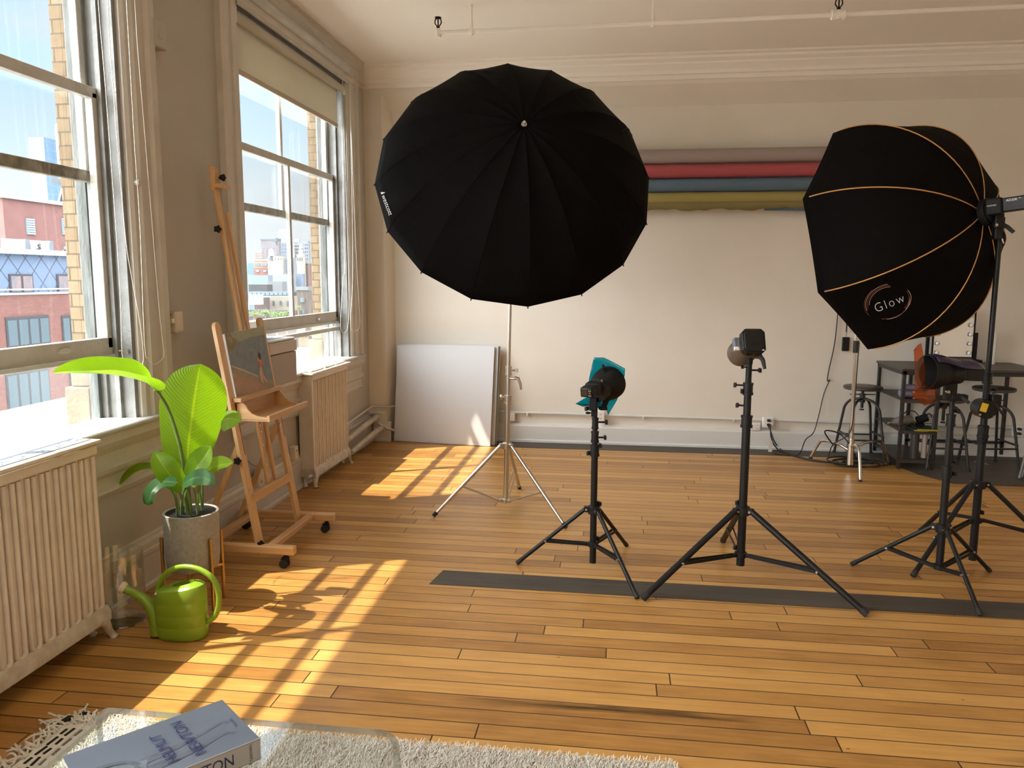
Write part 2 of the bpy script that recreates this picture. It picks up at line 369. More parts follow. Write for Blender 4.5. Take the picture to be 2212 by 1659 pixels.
    L(nt, math_('ADD', dd, math_('MULTIPLY', math_('SUBTRACT', g.outputs['Fac'], .5), 1.6)), st.inputs[0])
    vo = N(nt, 'ShaderNodeTexVoronoi'); vo.inputs['Scale'].default_value = 9; mp4 = N(nt, 'ShaderNodeMapping'); mp4.inputs['Scale'].default_value = (.45, 1, 1); L(nt, tc.outputs['Object'], mp4.inputs[0]); L(nt, mp4.outputs[0], vo.inputs['Vector'])
    pm = N(nt, 'ShaderNodeMapRange'); pm.inputs[1].default_value = .018; pm.inputs[2].default_value = .035; pm.inputs[3].default_value = .15; L(nt, vo.outputs['Distance'], pm.inputs[0])
    al = math_('MULTIPLY', math_('MULTIPLY', sm.outputs[0], st.outputs[0]), math_('MULTIPLY', math_('ADD', math_('MULTIPLY', gm.outputs[0], .93), .07), pm.outputs[0]))
    mx = N(nt, 'ShaderNodeVectorMath', operation='SCALE'); L(nt, r.outputs[0], mx.inputs[0]); L(nt, al, mx.inputs['Scale']); L(nt, mx.outputs[0], b.inputs['Base Color'])
    rr = N(nt, 'ShaderNodeMapRange'); rr.inputs[3].default_value = .26; rr.inputs[4].default_value = .48; L(nt, g2.outputs['Fac'], rr.inputs[0]); L(nt, rr.outputs[0], b.inputs['Roughness'])
    b.inputs['Coat Weight'].default_value = .12; b.inputs['Coat Roughness'].default_value = .25; b.inputs['Specular IOR Level'].default_value = .35
    bp = N(nt, 'ShaderNodeBump'); bp.inputs['Strength'].default_value = .5; bp.inputs['Distance'].default_value = .002
    hh = math_('ADD', gm.outputs[0], math_('MULTIPLY', g.outputs['Fac'], .12)); L(nt, hh, bp.inputs['Height']); L(nt, bp.outputs[0], b.inputs['Normal'])
    return m
M['floor'] = floor_mat()
M['strip'] = mat('grey_painted_board', (.045, .037, .028), .55, col2=(.075, .062, .048), nscale=5, bump=.3, bscale=30, stretch=(.3, 3, 1))
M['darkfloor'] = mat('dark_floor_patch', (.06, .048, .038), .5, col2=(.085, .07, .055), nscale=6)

# ================================================================== ROOM SHELL
XL, YB, ZC = -2.42, 7.60, 3.55          # left wall face, back wall face, ceiling
YP = 7.42                                # face of the corner pilaster and the lintel
XR, YF = 5.2, -5.0
O0 = (0, 0, 0)
fl = MB(); fl.bx(XL-.5, XR+.3, YF-.3, YB+.4, -.12, 0); struct(build(fl, 'floor', M['floor'], smooth=0, origin=O0))
ce = MB(); ce.bx(XL-.5, XR+.3, YF-.3, YB+.4, ZC, ZC+.2); struct(build(ce, 'ceiling', M['ceil'], smooth=0, origin=O0))
# left wall with four window openings (two in view, two behind the camera)
WZ0, WZ1 = .84, 3.31
OPEN = [(-3.9, -1.9), (-1.0, 1.0), (1.67, 3.67), (4.88, 6.88)]
wl = MB(); XO = -2.70
ys = [YF-.3] + [q for o in OPEN for q in o] + [YB+.4]
for i in range(0, len(ys), 2): wl.bx(XO, XL, ys[i], ys[i+1], 0, ZC)
for a, b in OPEN:
    wl.bx(XO, XL, a, b, 0, WZ0); wl.bx(XO, XL, a, b, WZ1, ZC)
struct(build(wl, 'wall_left', M['pier_shaded'], smooth=0, origin=O0))
# brick skin outside
M['tanbrick'] = brickmat('buff_brick', (.155, .105, .056), (.20, .15, .09), (.09, .067, .04), .112, .066, .004, 'XZ', bump=.8)
M['limestone'] = mat('buff_limestone', (.20, .155, .10), .8, col2=(.16, .12, .075), nscale=7, bump=.4, bscale=50)
ex = MB(); XF = -2.757
ex.bx(XF, XO, YF-.3, OPEN[0][0]-.05, -3, 6)
for i in range(3): ex.bx(XF, XO, OPEN[i][1]+.06, OPEN[i+1][0]-.06, -3, 6)
ex.bx(XF, XO, OPEN[3][1]+.06, YB+1.5, -3, 6)
for a, b in OPEN: ex.bx(XF, XO, a-.06, b+.06, -3, .6); ex.bx(XF, XO, a-.06, b+.06, 3.65, 6)
for o_ in OPEN[2:]:  # brick reveals at the far jambs
    ex.bx(XO-.001, -2.655, o_[1]-.012, o_[1]+.06, .9, 3.65)
    ex.bx(XF, XO, o_[1]-.012, o_[1]+.06, .9, 3.65)
ws = struct(build(ex, 'wall_outside', M['tanbrick'], smooth=0, origin=O0))
sb_ = MB()
for o_ in OPEN[2:]:
    sb_.bx(XF-.035, -2.655, o_[1]-.05, o_[1]+.09, .78, 1.045)
    sb_.bx(XF-.012, -2.66, o_[1]-.03, o_[1]+.06, 1.045, 1.19)
struct(build(sb_, 'trim_7', M['limestone'], bevel=.008, smooth=30, origin=O0))
lg = MB(); lg.bx(-3.62, -2.58, -1.2, 9.0, .60, .815)
struct(build(lg, 'trim_8', mat('sunlit_stone_ledge', (.20, .165, .115), .85, col2=(.17, .135, .095), nscale=3, bump=.3, bscale=20), bevel=.01, origin=O0))
# back wall, pilaster and lintel
bw = MB(); bw.bx(XL-.4, XR+.3, YB, YB+.3, 0, ZC)
struct(build(bw, 'wall_back', M['wall'], smooth=0, origin=O0))
pl = MB(); pl.bx(XL-.02, -2.245, YP, YB+.02, 0, ZC)          # pilaster
pl.prism([(-2.245, YP, 0), (-2.19, YB+.01, 0), (-2.245, YB+.01, 0)], (0, 0, ZC))
pl.prism([(-2.245, YP, 3.33), (-2.245, YB+.01, 3.17), (-2.245, YB+.01, ZC), (-2.245, YP, ZC)], (XR+2.5, 0, 0))
struct(build(pl, 'trim_1', M['wall'], smooth=0, origin=O0))
rw = MB(); rw.bx(XR, XR+.3, YF, YB, 0, ZC); struct(build(rw, 'wall_right', M['wall'], smooth=0, origin=O0))
fw = MB(); fw.bx(XL, XR, YF-.3, YF, 0, ZC); struct(build(fw, 'wall_front', M['wall'], smooth=0, origin=O0))
# crown mouldings
crown = [(0, 0), (0, -.185), (.022, -.185), (.026, -.150), (.055, -.145), (.058, -.115), (.11, -.075), (.115, -.06), (.155, -.04), (.16, -.02), (.205, -.015), (.205, 0)]
cb = MB(); cb.profile([(a*1.0, b) for a, b in crown], (XL, YP, ZC), (XR, YP, ZC), (0, -1, 0))
struct(build(cb, 'trim_2', M['ceil'], smooth=0, origin=O0))
cl = MB(); cl.profile([(a*.42, b*1.05) for a, b in crown], (XL, YF, ZC), (XL, YP, ZC), (1, 0, 0))
struct(build(cl, 'trim_3', M['trim'], smooth=0, origin=O0))
# baseboards
bp_ = [(0, 0), (.07, 0), (.07, .022), (.055, .03), (.055, .16), (.045, .175), (.02, .185), (0, .19)]
bb = MB(); bb.profile(bp_, (-2.2, YB, 0), (XR, YB, 0), (0, -1, 0))
struct(build(bb, 'baseboard_back', M['baseb'], smooth=0, origin=O0))
bc = MB(); bc.profile([(a*.7, b) for a, b in bp_], (XL+.05, YP, 0), (-2.2, YP, 0), (0, -1, 0))
bc.profile([(0, .27), (.03, .27), (.035, .30), (.02, .32), (0, .33)], (XL, YP, 0), (-2.24, YP, 0), (0, -1, 0))
struct(build(bc, 'baseboard_corner', M['baseb'], smooth=0, origin=O0))
bl = MB(); lp = [(0, 0), (.045, 0), (.045, .02), (.03, .028), (.03, .17), (.036, .18), (.036, .20), (.028, .205), (.026, .235), (.012, .25), (.012, .262), (0, .27)]
bl.profile([(0, 0)]+[(a, b) for a, b in lp[1:]], (XL, YF, 0), (XL, YP, 0), (1, 0, 0))
struct(build(bl, 'baseboard_left', M['trim'], smooth=0, origin=O0))
# painted strip of wood let into the floor, dark border along the wall, dark patch under the desk
st = MB(); st.prism([(-.955, 3.862, 0), (6, 3.80, 0), (6, 3.995, 0), (-.925, 4.062, 0)], (0, 0, .003))
struct(build(st, 'trim_4', M['strip'], smooth=0, origin=O0))
st = MB(); st.bx(-1.2, XR, 7.29, 7.53, 0, .003); struct(build(st, 'trim_5', M['strip'], smooth=0, origin=O0))
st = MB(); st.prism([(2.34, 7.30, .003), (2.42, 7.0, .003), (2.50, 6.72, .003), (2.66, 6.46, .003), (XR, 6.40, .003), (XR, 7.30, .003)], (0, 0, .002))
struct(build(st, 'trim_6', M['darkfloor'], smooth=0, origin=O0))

# ------------------------------------------------------------------ windows
def window(n, y0, y1, upper_z, detail=True):
    w = sempty('window_%d' % n, (XL, (y0+y1)/2, WZ0)); T, G = M['trimw'], M['pane']
    ym = (y0+y1)/2
    # architrave
    c = MB(); pr = [(0, 0), (.018, 0), (.03, .02), (.03, .055), (.045, .065), (.045, .12), (.035, .13), (.035, .17), (.055, .185), (.055, .235), (.04, .25), (0, .25)]
    def jamb(y, sgn, z0, z1):
        c.prism([V((XL+a, y+sgn*b, z0)) for a, b in pr], (0, 0, z1-z0))
    jamb(y0, -1, .80, 3.44); jamb(y1, 1, .80, 3.44)
    c.bx(XL, XL+.05, y0-.25, y1+.25, WZ1, 3.43)
    build(c, 'architrave', M['trim'], w, smooth=0)
    j = MB()                                            # box frame: jamb liners and head
    for y, s in ((y0, 1), (y1, -1)):
        j.bx(-2.67, XL, y, y+s*.028, .84, WZ1); j.bx(-2.51, -2.485, y, y+s*.05, .88, WZ1); j.bx(-2.595, -2.56, y, y+s*.045, .88, WZ1)
    j.bx(-2.67, XL, y0, y1, WZ1-.03, WZ1)
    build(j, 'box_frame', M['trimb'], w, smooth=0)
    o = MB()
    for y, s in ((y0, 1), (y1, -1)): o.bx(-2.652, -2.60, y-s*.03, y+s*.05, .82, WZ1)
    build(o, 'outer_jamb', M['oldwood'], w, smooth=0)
    # sill
    s = MB(); s.bx(-2.62, -2.345, y0-.24, y1+.26, .868, .892); s.bx(-2.70, -2.5, y0, y1, .80, .87)
    build(s, 'sill', M['trimw'], w, bevel=.008, smooth=30)
    a = MB(); ap = [(0, .56), (.02, .56), (.035, .585), (.02, .60), (.02, .655), (.045, .68), (.05, .70), (.028, .715), (.028, .77), (.05, .80), (.062, .825), (.062, .868), (0, .868)]
    a.profile(ap, (XL, y0-.25, 0), (XL, y1+.25, 0), (1, 0, 0)); build(a, 'apron', M['trim'], w, smooth=0)
    # lower sash, pushed half way up
    xs0, xs1 = -2.552, -2.512; a0, a1 = y0+.03, y1-.03
    ls = MB(); ls.bx(xs0, xs1, a0, a1, 2.452, 2.505); ls.bx(xs0-.0, xs1, a0, a1, 1.215, 1.305); ls.bx(xs0, xs1+.012, a0, a1, 1.20, 1.222)
    ls.bx(xs0, xs1, a0, a0+.05, 1.25, 2.48); ls.bx(xs0, xs1, a1-.05, a1, 1.25, 2.48); ls.bx(xs0+.004, xs1-.004, ym-.018, ym+.018, 1.25, 2.48)
    lso = build(ls, 'lower_sash', T, w, bevel=.004, smooth=30)
    p = MB(); p.bx(-2.535, -2.532, a0+.045, ym-.015, 1.28, 2.47); build(p, 'pane', G, lso_parent(lso, w), smooth=0)
    p = MB(); p.bx(-2.535, -2.532, ym+.015, a1-.045, 1.28, 2.47); build(p, 'pane', G, lso_parent(lso, w), smooth=0)
    # upper sash, slid down behind it
    xu0, xu1 = -2.605, -2.565
    us = MB(); us.bx(xu0, xu1, a0, a1, 2.062, 2.118)
    build(us, 'meeting_rail', M['sashold'], w, bevel=.005, smooth=30)
    us = MB(); us.bx(xu0, xu1, a0, a0+.05, 2.10, WZ1-.03); us.bx(xu0, xu1, a1-.05, a1, 2.10, WZ1-.03); us.bx(xu0+.004, xu1-.004, ym-.02, ym+.02, 2.10, WZ1-.03); us.bx(xu0, xu1, a0, a1, WZ1-.10, WZ1-.03)
    uso = build(us, 'upper_sash', T, w, bevel=.004, smooth=30)
    for q0, q1 in ((a0+.045, ym-.015), (ym+.015, a1-.045)):
        p = MB(); p.bx(-2.588, -2.585, q0, q1, 2.10, WZ1-.08); build(p, 'pane', G, lso_parent(uso, w), smooth=0)
    return w
def lso_parent(o, w):
    ORI[o.name] = ORI[w.name]; return o
W1 = window(1, 1.67, 3.67, 3.2)
W2 = window(2, 4.88, 6.88, 3.2)
W3 = window(3, -1.0, 1.0, 3.2)
W4 = window(4, -3.9, -1.9, 3.2)
# window 1: glass storm panel below the sash and a sash lift
p = MB(); p.bx(-2.60, -2.597, 1.72, 3.62, .885, 1.25); build(p, 'storm_pane', M['panedirty'], W1, smooth=0)
p = MB(); p.bx(-2.61, -2.59, 3.60, 3.645, .87, 1.25); p.bx(-2.61, -2.59, 1.7, 3.645, .865, .89); build(p, 'storm_frame', M['oldwood'], W1, smooth=0)
p = MB(); p.sphere((0, 0, 0), 1, 16, (.008, .045, .013))
p.v = [q+V((-2.508, 3.27, 1.265)) for q in p.v]; build(p, 'sash_lift', M['trim'], W1)
p = MB(); p.tube([(-2.49, 3.63, 1.235), (-2.45, 3.665, 1.232)], .006); p.box((-2.44, 3.66, 1.232), (.012, .07, .02)); build(p, 'latch', M['nickel'], W1)
p = MB(); p.cyl((XL+.03, 3.71, 2.07), (XL+.052, 3.71, 2.07), .016, .013); build(p, 'bolt_cover', M['trimw'], W1)
# window 2: clear plastic sheet taped over the gap beside the air conditioner
p = MB(); p.bx(-2.54, -2.5385, 5.20, 6.86, .89, 1.255); build(p, 'plastic_sheet', M['plasticsheet'], W2, smooth=0)
p = MB()
p.bx(-2.545, -2.50, 5.20, 6.87, 1.135, 1.165); p.bx(-2.545, -2.51, 5.20, 5.212, .9, 1.2); p.bx(-2.545, -2.51, 6.855, 6.87, .9, 1.2)
build(p, 'sheet_frame', M['trimw'], W2, smooth=0)
p = MB(); p.bx(-2.55, -2.50, 4.93, 5.20, 1.16, 1.30); p.bx(-2.55, -2.495, 4.93, 5.20, 1.09, 1.15); build(p, 'filler_panel', M['white'], W2, bevel=.004)
for q in ((5.12, 1.25), (6.35, 1.255)):
    p = MB(); p.cyl((-2.51, q[0], q[1]), (-2.488, q[0], q[1]), .011, .007); build(p, 'screw_knob', M['nickel'], W2)

# roller blinds
def blind(y0, y1, bottom, label, group):
    t = thing('roller_blind', (-2.40, (y0+y1)/2, bottom), label, 'blind', group)
    m = MB(); m.bx(-2.44, -2.375, y0-.03, y1+.03, 3.335, 3.375); m.bx(-2.385, -2.375, y0-.03, y1+.03, 3.29, 3.375); build(m, 'fascia', M['trimw'], t, smooth=0)
    m = MB(); m.cyl((-2.36, y0-.05, 3.395), (-2.36, y1+.06, 3.395), .033, n=20); build(m, 'spare_roll', M['trimw'], t, smooth=50)
    m = MB(); m.cyl((-2.43, y0+.01, 3.24), (-2.43, y1-.03, 3.24), .032, n=20); build(m, 'roll', M['blindf'], t, smooth=50)
    m = MB(); m.bx(-2.4605, -2.459, y0+.03, y1-.07, bottom+.02, 3.25); build(m, 'fabric', M['blindf'], t, smooth=0)
    m = MB(); m.bx(-2.466, -2.452, y0+.03, y1-.07, bottom, bottom+.035); build(m, 'hem_bar', M['blindbar'], t, bevel=.003)
    for q in (y0+.002, y1-.02): m = MB(); m.bx(-2.47, -2.40, q, q+.006, 3.19, 3.29); build(m, 'bracket', M['white'], t, smooth=0)
def fabric_mat():
    m, nt, out = newmat('blind_fabric')
    d = N(nt, 'ShaderNodeBsdfDiffuse'); d.inputs[0].default_value = (.66, .62, .52, 1)
    t = N(nt, 'ShaderNodeBsdfTranslucent'); t.inputs[0].default_value = (.60, .56, .45, 1)
    x = N(nt, 'ShaderNodeMixShader'); x.inputs[0].default_value = .22; L(nt, d.outputs[0], x.inputs[1]); L(nt, t.outputs[0], x.inputs[2]); L(nt, x.outputs[0], out.inputs[0]); return m
M['blindf'] = fabric_mat(); M['blindbar'] = mat('blind_hem', (.50, .42, .33), .5)
blind(4.88, 6.88, 2.905, 'cream roller blind pulled partly down at the window behind the easel', 'roller blinds')
blind(1.67, 3.67, 2.98, 'cream roller blind above the nearest tall window', 'roller blinds')
blind(-1.0, 1.0, 2.92, 'cream roller blind on the window behind the camera', 'roller blinds')
blind(-3.9, -1.9, 2.92, 'cream roller blind on the farthest window behind the camera', 'roller blinds')
# bead chains
M['chain'] = mat('bead_chain', (.78, .74, .66), .3, .4)
def chain(pts, label, n=40):
    top = [V((-2.326, pts[0].y-.03, 3.39)), V((-2.322, pts[-1].y+.03, 3.39))]
    m = MB(); m.tube(bez([top[0]]+pts+[top[1]], n), .0017, 6); o = build(m, 'bead_chain', M['chain'], smooth=180); tag(o, label, 'chain', 'bead chains of the blinds')
X1 = -2.40
chain([atx(212, 0, -2.352), atx(228, 190, -2.352), atx(258, 600, -2.352), atx(264, 765, -2.352), atx(278, 790, -2.352), atx(298, 795, -2.352), atx(310, 778, -2.352), atx(303, 700, -2.352), atx(283, 590, -2.352), atx(270, 500, -2.352), atx(245, 200, -2.352), atx(233, 0, -2.352)], 'bead chain loop hanging against the glass of the nearest window')
chain([atx(273, 0, -2.345), atx(290, 300, -2.345), atx(303, 500, -2.345), atx(312, 740, -2.345), atx(320, 775, -2.345), atx(334, 787, -2.345), atx(350, 776, -2.345), atx(354, 760, -2.345), atx(345, 680, -2.345), atx(330, 500, -2.345), atx(312, 280, -2.345), atx(291, 0, -2.345)], 'bead chain loop hanging over the right casing of the nearest window')
chain([atx(755, 190, -2.345), atx(760, 400, -2.345), atx(762, 600, -2.345), atx(757, 690, -2.345), atx(760, 712, -2.345), atx(768, 716, -2.345), atx(777, 704, -2.345), atx(777, 680, -2.345), atx(770, 560, -2.345), atx(761, 350, -2.345), atx(757, 200, -2.345)], 'thin bead chain loop beside the far window, outer of the two')
chain([atx(741, 200, -2.352), atx(752, 560, -2.352), atx(753, 690, -2.352), atx(745, 718, -2.352), atx(738, 714, -2.352), atx(736, 690, -2.352), atx(741, 600, -2.352), atx(744, 560, -2.352), atx(738, 220, -2.352)], 'thin bead chain loop against the glass of the far window')

# ------------------------------------------------------------------ radiators
def radiator(y0, y1, xf, xb, z0, z1, label, near_end):
    t = thing('radiator', ((xf+xb)/2, (y0+y1)/2, 0), label, 'radiator', 'painted steam radiators under the windows')
    b = MB(); b.bx(xb, xf-.018, y0+.01, y1-.01, z0+.05, z1-.02)
    b.bx(xb, xf+.004, y0, y1, z1-.045, z1)
    if near_end: b.bx(xb, xf, y0-.004, y0+.03, z0+.04, z1)
    build(b, 'body', M['rad'], t, bevel=.006)
    n = int(round((y1-y0)/.0755)); w = (y1-y0)/n
    for i in range(n):
        yc = y0+w*(i+.5); m = MB(); r = .0108; h = w*.29
        pts = [(xf-.012, yc-h, z1-.05), (xf-.012, yc-h, z0+.10)]
        pts += [(xf-.012, yc-h*math.cos(a), z0+.10-h*math.sin(a)) for a in (.5, 1.0, PI/2, PI-1.0, PI-.5)]
        pts += [(xf-.012, yc+h, z0+.10), (xf-.012, yc+h, z1-.05)]
        m.tube(pts, r, 8); m.bx(xf-.022, xf-.017, yc-h, yc+h, z0+.08, z1-.05)
        build(m, 'column', M['rad'], t, smooth=60)
    m = MB()
    m.prism([V((xb, y0-.01, z0+.015)), V((xf+.012, y0-.01, z0+.015)), V((xf+.012, y0-.01, z0+.055)), V((xf-.004, y0-.01, z0+.085)), V((xb, y0-.01, z0+.085))], (0, y1-y0+.02, 0))
    build(m, 'base_rail', M['radw'], t, bevel=.004)
    for y in (y0-.01, y1+.01):
        s = 1 if y > y0+.1 else -1
        for x in (xf-.005, xb+.03):
            m = MB(); m.tube([(x-.005, y-s*.07, z0+.04), (x, y-s*.03, z0+.01), (x+.006, y-s*.012, z0*.5), (x+.012, y, .012), (x+.016, y+s*.004, 0)], [.03, .026, .017, .014, .020], 10)
            build(m, 'foot', M['radw'], t, smooth=60)
    return t
r1 = radiator(1.45, 3.055, -2.225, -2.36, .07, .885, 'long cream radiator at the left edge under the nearest window', False)
m = MB(); m.bx(-2.37, -2.21, 1.45, 3.07, .888, .905); build(m, 'top_cover', M['rad'], r1, bevel=.004)
def perf_mat():
    m, nt, out = newmat('perforated_tape')
    b = N(nt, 'ShaderNodeBsdfPrincipled'); b.inputs['Roughness'].default_value = .5; L(nt, b.outputs[0], out.inputs[0])
    tc = N(nt, 'ShaderNodeTexCoord'); mp = N(nt, 'ShaderNodeMapping'); mp.inputs['Scale'].default_value = (38, 38, 38); L(nt, tc.outputs['Object'], mp.inputs[0])
    v = N(nt, 'ShaderNodeTexVoronoi'); v.inputs['Randomness'].default_value = .35; L(nt, mp.outputs[0], v.inputs['Vector']); v.inputs['Scale'].default_value = 1
    r = N(nt, 'ShaderNodeValToRGB'); r.color_ramp.elements[0].position = .28; r.color_ramp.elements[1].position = .36; r.color_ramp.elements[0].color = (.03, .04, .055, 1); r.color_ramp.elements[1].color = (.22, .24, .27, 1)
    L(nt, v.outputs['Distance'], r.inputs[0]); L(nt, r.outputs[0], b.inputs['Base Color']); return m
M['perf'] = perf_mat()
m = MB(); m.bx(-2.335, -2.245, 1.47, 3.05, .905, .908); build(m, 'perforated_strip', M['perf'], r1, smooth=0)
m = MB(); m.tube([(-2.30, 3.055, .62), (-2.30, 3.10, .62)], .012, 8); m.cyl((-2.30, 3.07, .58), (-2.30, 3.07, .66), .02); build(m, 'bleed_valve', M['brass'], r1)
r2 = radiator(5.63, 6.42, -2.285, -2.40, .06, .87, 'short cream radiator standing under the far window', True)
m = MB(); m.bx(-2.42, -2.265, 5.60, 6.46, .872, .888); build(m, 'top_cover', M['rad'], r2, bevel=.004)
for q in ((5.66, 5.92), (5.95, 6.18), (6.2, 6.42)):
    m = MB(); m.bx(-2.41, -2.30, q[0], q[1], .890, .899); build(m, 'loose_slat', M['trimw'], r2, bevel=.002)
m = MB(); m.tube([(-2.33, 6.42, .20), (-2.33, 6.50, .20), (-2.33, 6.54, .19)], .022, 10); m.sphere((-2.33, 6.50, .20), .035); m.cyl((-2.33, 6.50, .21), (-2.33, 6.50, .30), .014); m.sphere((-2.33, 6.50, .30), .026, 12, (1, 1, .6)); build(m, 'inlet_valve', M['radw'], r2, smooth=60)
m = MB(); m.tube([(-2.30, 5.60, .10), (-2.30, 5.54, .10)], .011, 8); build(m, 'drain_pipe', M['radw'], r2)
# pipes in the corner
def pipe(name, pts, r, label, material='radw'):
    m = MB(); m.tube(pts, r, 12); return tag(build(m, name, M[material], smooth=60), label, 'pipe')
pipe('steam_pipe', [(-2.335, 6.54, .19), (-2.335, 7.32, .245), (-2.335, 7.42, .25)], .026, 'thick painted steam pipe from the far radiator to the corner, upper one')
pipe('steam_pipe', [(-2.30, 6.50, .08), (-2.27, 7.05, .14), (-2.27, 7.42, .15)], .024, 'thick painted steam pipe just below the upper one near the corner')
pipe('steam_pipe', [(-2.345, 6.5, .045), (-2.345, 7.38, .06)], .017, 'low thin pipe along the left skirting by the far corner')
pipe('steam_pipe', [(-2.30, 7.30, .20), (-2.235, 7.33, .15), (-2.12, 7.46, .075)], .014, 'short slanting painted pipe across the corner pilaster')
pipe('conduit', [(-2.385, 6.45, .29), (-2.385, 7.36, .345), (-2.36, 7.385, .345), (-2.22, 7.385, .345), (-2.17, 7.50, .34)], .011, 'painted conduit wrapping the corner pilaster at knee height', 'trim')
pipe('conduit', [(-2.17, 7.565, .30), (5.1, 7.565, .26)], .0125, 'long white conduit along the back wall above the skirting', 'baseb')
for x in (-.86, .27, 1.12, 2.9):
    m = MB(); m.box((x, 7.57, .285-(x+2.2)*.0055), (.018, .04, .034)); tag(build(m, 'pipe_clip', M['baseb'], bevel=.003), 'small white clip on the conduit along the back wall', 'clip', 'clips of the back wall conduit')

# sprinkler pipe under the ceiling
YPI = 5.84
m = MB(); m.cyl((-1.33, YPI, 3.365), (5.1, YPI, 3.405), .017, n=14); sp0 = thing('sprinkler_pipe', (0, YPI, 3.36), 'white sprinkler pipe hanging below the ceiling with two black sprinkler heads', 'pipe')
build(m, 'pipe', M['ceil'], sp0, smooth=60)
for x in (-1.085, .205, 2.95):
    zz = 3.365+(x+1.33)*.0062
    m = MB(); m.cyl((x, YPI, zz+.02), (x, YPI, 3.55), .007, n=8); m.cyl((x, YPI, zz-.028), (x, YPI, zz+.065), .013, .010, n=10); m.cyl((x-.012, YPI, zz), (x+.012, YPI, zz), .024, n=12); build(m, 'hanger', M['ceil'], sp0, smooth=60)
def sprinkler(x, z, big):
    m = MB(); m.cyl((x, YPI, z-.03), (x, YPI, z+.03), .024, .018)
    if big: m.cyl((x-.035, YPI, z), (x+.035, YPI, z), .028); m.cyl((x-.045, YPI, z), (x-.03, YPI, z), .033); m.cyl((x+.03, YPI, z), (x+.045, YPI, z), .033)
    t = build(m, 'pipe_fitting', M['ceil'], sp0, smooth=40); ORI[t.name] = ORI[sp0.name]
    m = MB(); m.cyl((x, YPI, z+.03), (x, YPI, z+.05), .012); m.tube([(x-.01, YPI, z+.05), (x-.024, YPI, z+.07), (x-.02, YPI, z+.095), (x, YPI, z+.105)], .0045, 6); m.tube([(x+.01, YPI, z+.05), (x+.024, YPI, z+.07), (x+.02, YPI, z+.095), (x, YPI, z+.105)], .0045, 6); m.cyl((x, YPI, z+.05), (x, YPI, z+.10), .005)
    m.cyl((x, YPI, z+.105), (x, YPI, z+.109), .024, n=18); build(m, 'sprinkler', M['blackm'], t, smooth=40)
sprinkler(-1.33, 3.365, False); sprinkler(1.445, 3.382, True)

# ------------------------------------------------------------------ outlets and switches
def outlet(name, c, size, facing, holes, label, material='white', cat='outlet', plug=0):
    """facing 'y' = on the back wall looking to -y, 'x' = on the left wall looking to +x"""
    c = V(c); w, h, d = size; n = V((0, -1, 0)) if facing == 'y' else V((1, 0, 0)); a = V((1, 0, 0)) if facing == 'y' else V((0, 1, 0))
    t = thing(name, c, label, cat)
    dim = (w, d, h) if facing == 'y' else (d, w, h)
    m = MB(); m.box(c+n*d/2, dim); build(m, 'box', M[material], t, bevel=.004)
    m = MB(); dim2 = tuple(q*.86 if i != (1 if facing == 'y' else 0) else .004 for i, q in enumerate(dim)); m.box(c+n*(d+.001), dim2); build(m, 'face_plate', M[material], t, bevel=.0015)
    if holes:
        for u, v in holes:
            m = MB(); m.cyl(c+a*u+V((0, 0, v))+n*(d+.002), c+a*u+V((0, 0, v))+n*(d+.0045), .0035, n=8); build(m, 'socket_hole', M['blackm'], t)
    for k in range(plug):
        m = MB(); q = c+V((0, 0, .022-.042*k))+n*(d+.02); m.box(q, (.028, .035, .022) if facing == 'y' else (.035, .028, .022)); build(m, 'plug', M['rubber'], t, bevel=.004)
    return t
duo = [(-.008, .02), (.008, .02), (0, .010), (-.008, -.02), (.008, -.02), (0, -.030)]
outlet('wall_outlet', aty(1298, 897, 7.56), (.075, .115, .045), 'y', duo, 'white double outlet box below the blue gel lamp')
outlet('wall_outlet', aty(1658, 911, 7.56), (.10, .10, .04), 'y', [], 'white outlet box with two black plugs, right of the bare strobe stand', plug=2)
outlet('wall_outlet', aty(1630, 921, 7.57), (.10, .075, .03), 'y', [(-.025, .015), (.02, .015), (.02, -.015), (-.025, -.012)], 'flat white double socket just left of the plugged outlet box')
outlet('wall_outlet', aty(1107, 900, 7.57), (.055, .075, .03), 'y', [(0, -.01)], 'small white outlet behind the chrome stand')
outlet('wall_outlet', aty(2030, 935, 7.57), (.09, .075, .03), 'y', [(.01, .015), (.01, -.015)], 'off-white socket low behind the middle stool')
outlet('wall_outlet', aty(2196, 930, 7.57), (.10, .11, .03), 'y', [(-.035, .045)], 'off-white outlet box with a black plug at the far right', plug=2)
outlet('wall_outlet', atx(628, 978, -2.40), (.07, .10, .045), 'x', duo[:3], 'cream outlet box on the skirting between easel and far radiator', 'cream')
outlet('wall_outlet', atx(555, 1033, -2.40), (.09, .11, .03), 'x', duo[3:], 'cream wall plate seen between the easel legs', 'cream')
outlet('junction_box', aty(787, 873, 7.40), (.06, .085, .05), 'y', [(0, .02), (0, -.02)], 'cream junction box in the corner above the conduit', 'cream', 'box')
outlet('light_switch', atx(371, 695, -2.42), (.075, .115, .045), 'x', [], 'cream light switch beside the casing of the nearest window', 'cream', 'switch')
m = MB(); q = atx(373, 693, -2.37); m.box(q, (.014, .012, .024)); 
lsw = [o for o in COL.objects if o.name == 'light_switch'][0]; build(m, 'toggle', M['white'], lsw, bevel=.002)
bx_ = thing('junction_box', atx(322, 75, XL), 'painted square junction box high on the wall between the windows', 'box')
q = atx(322, 75, XL); m = MB(); m.box(q+V((.03, 0, 0)), (.06, .13, .13)); build(m, 'box', M['pier_shaded'], bx_, bevel=.006)
m = MB(); m.cyl(q+V((.06, .01, 0)), q+V((.066, .01, 0)), .022); build(m, 'round_plate', M['pier_shaded'], bx_)
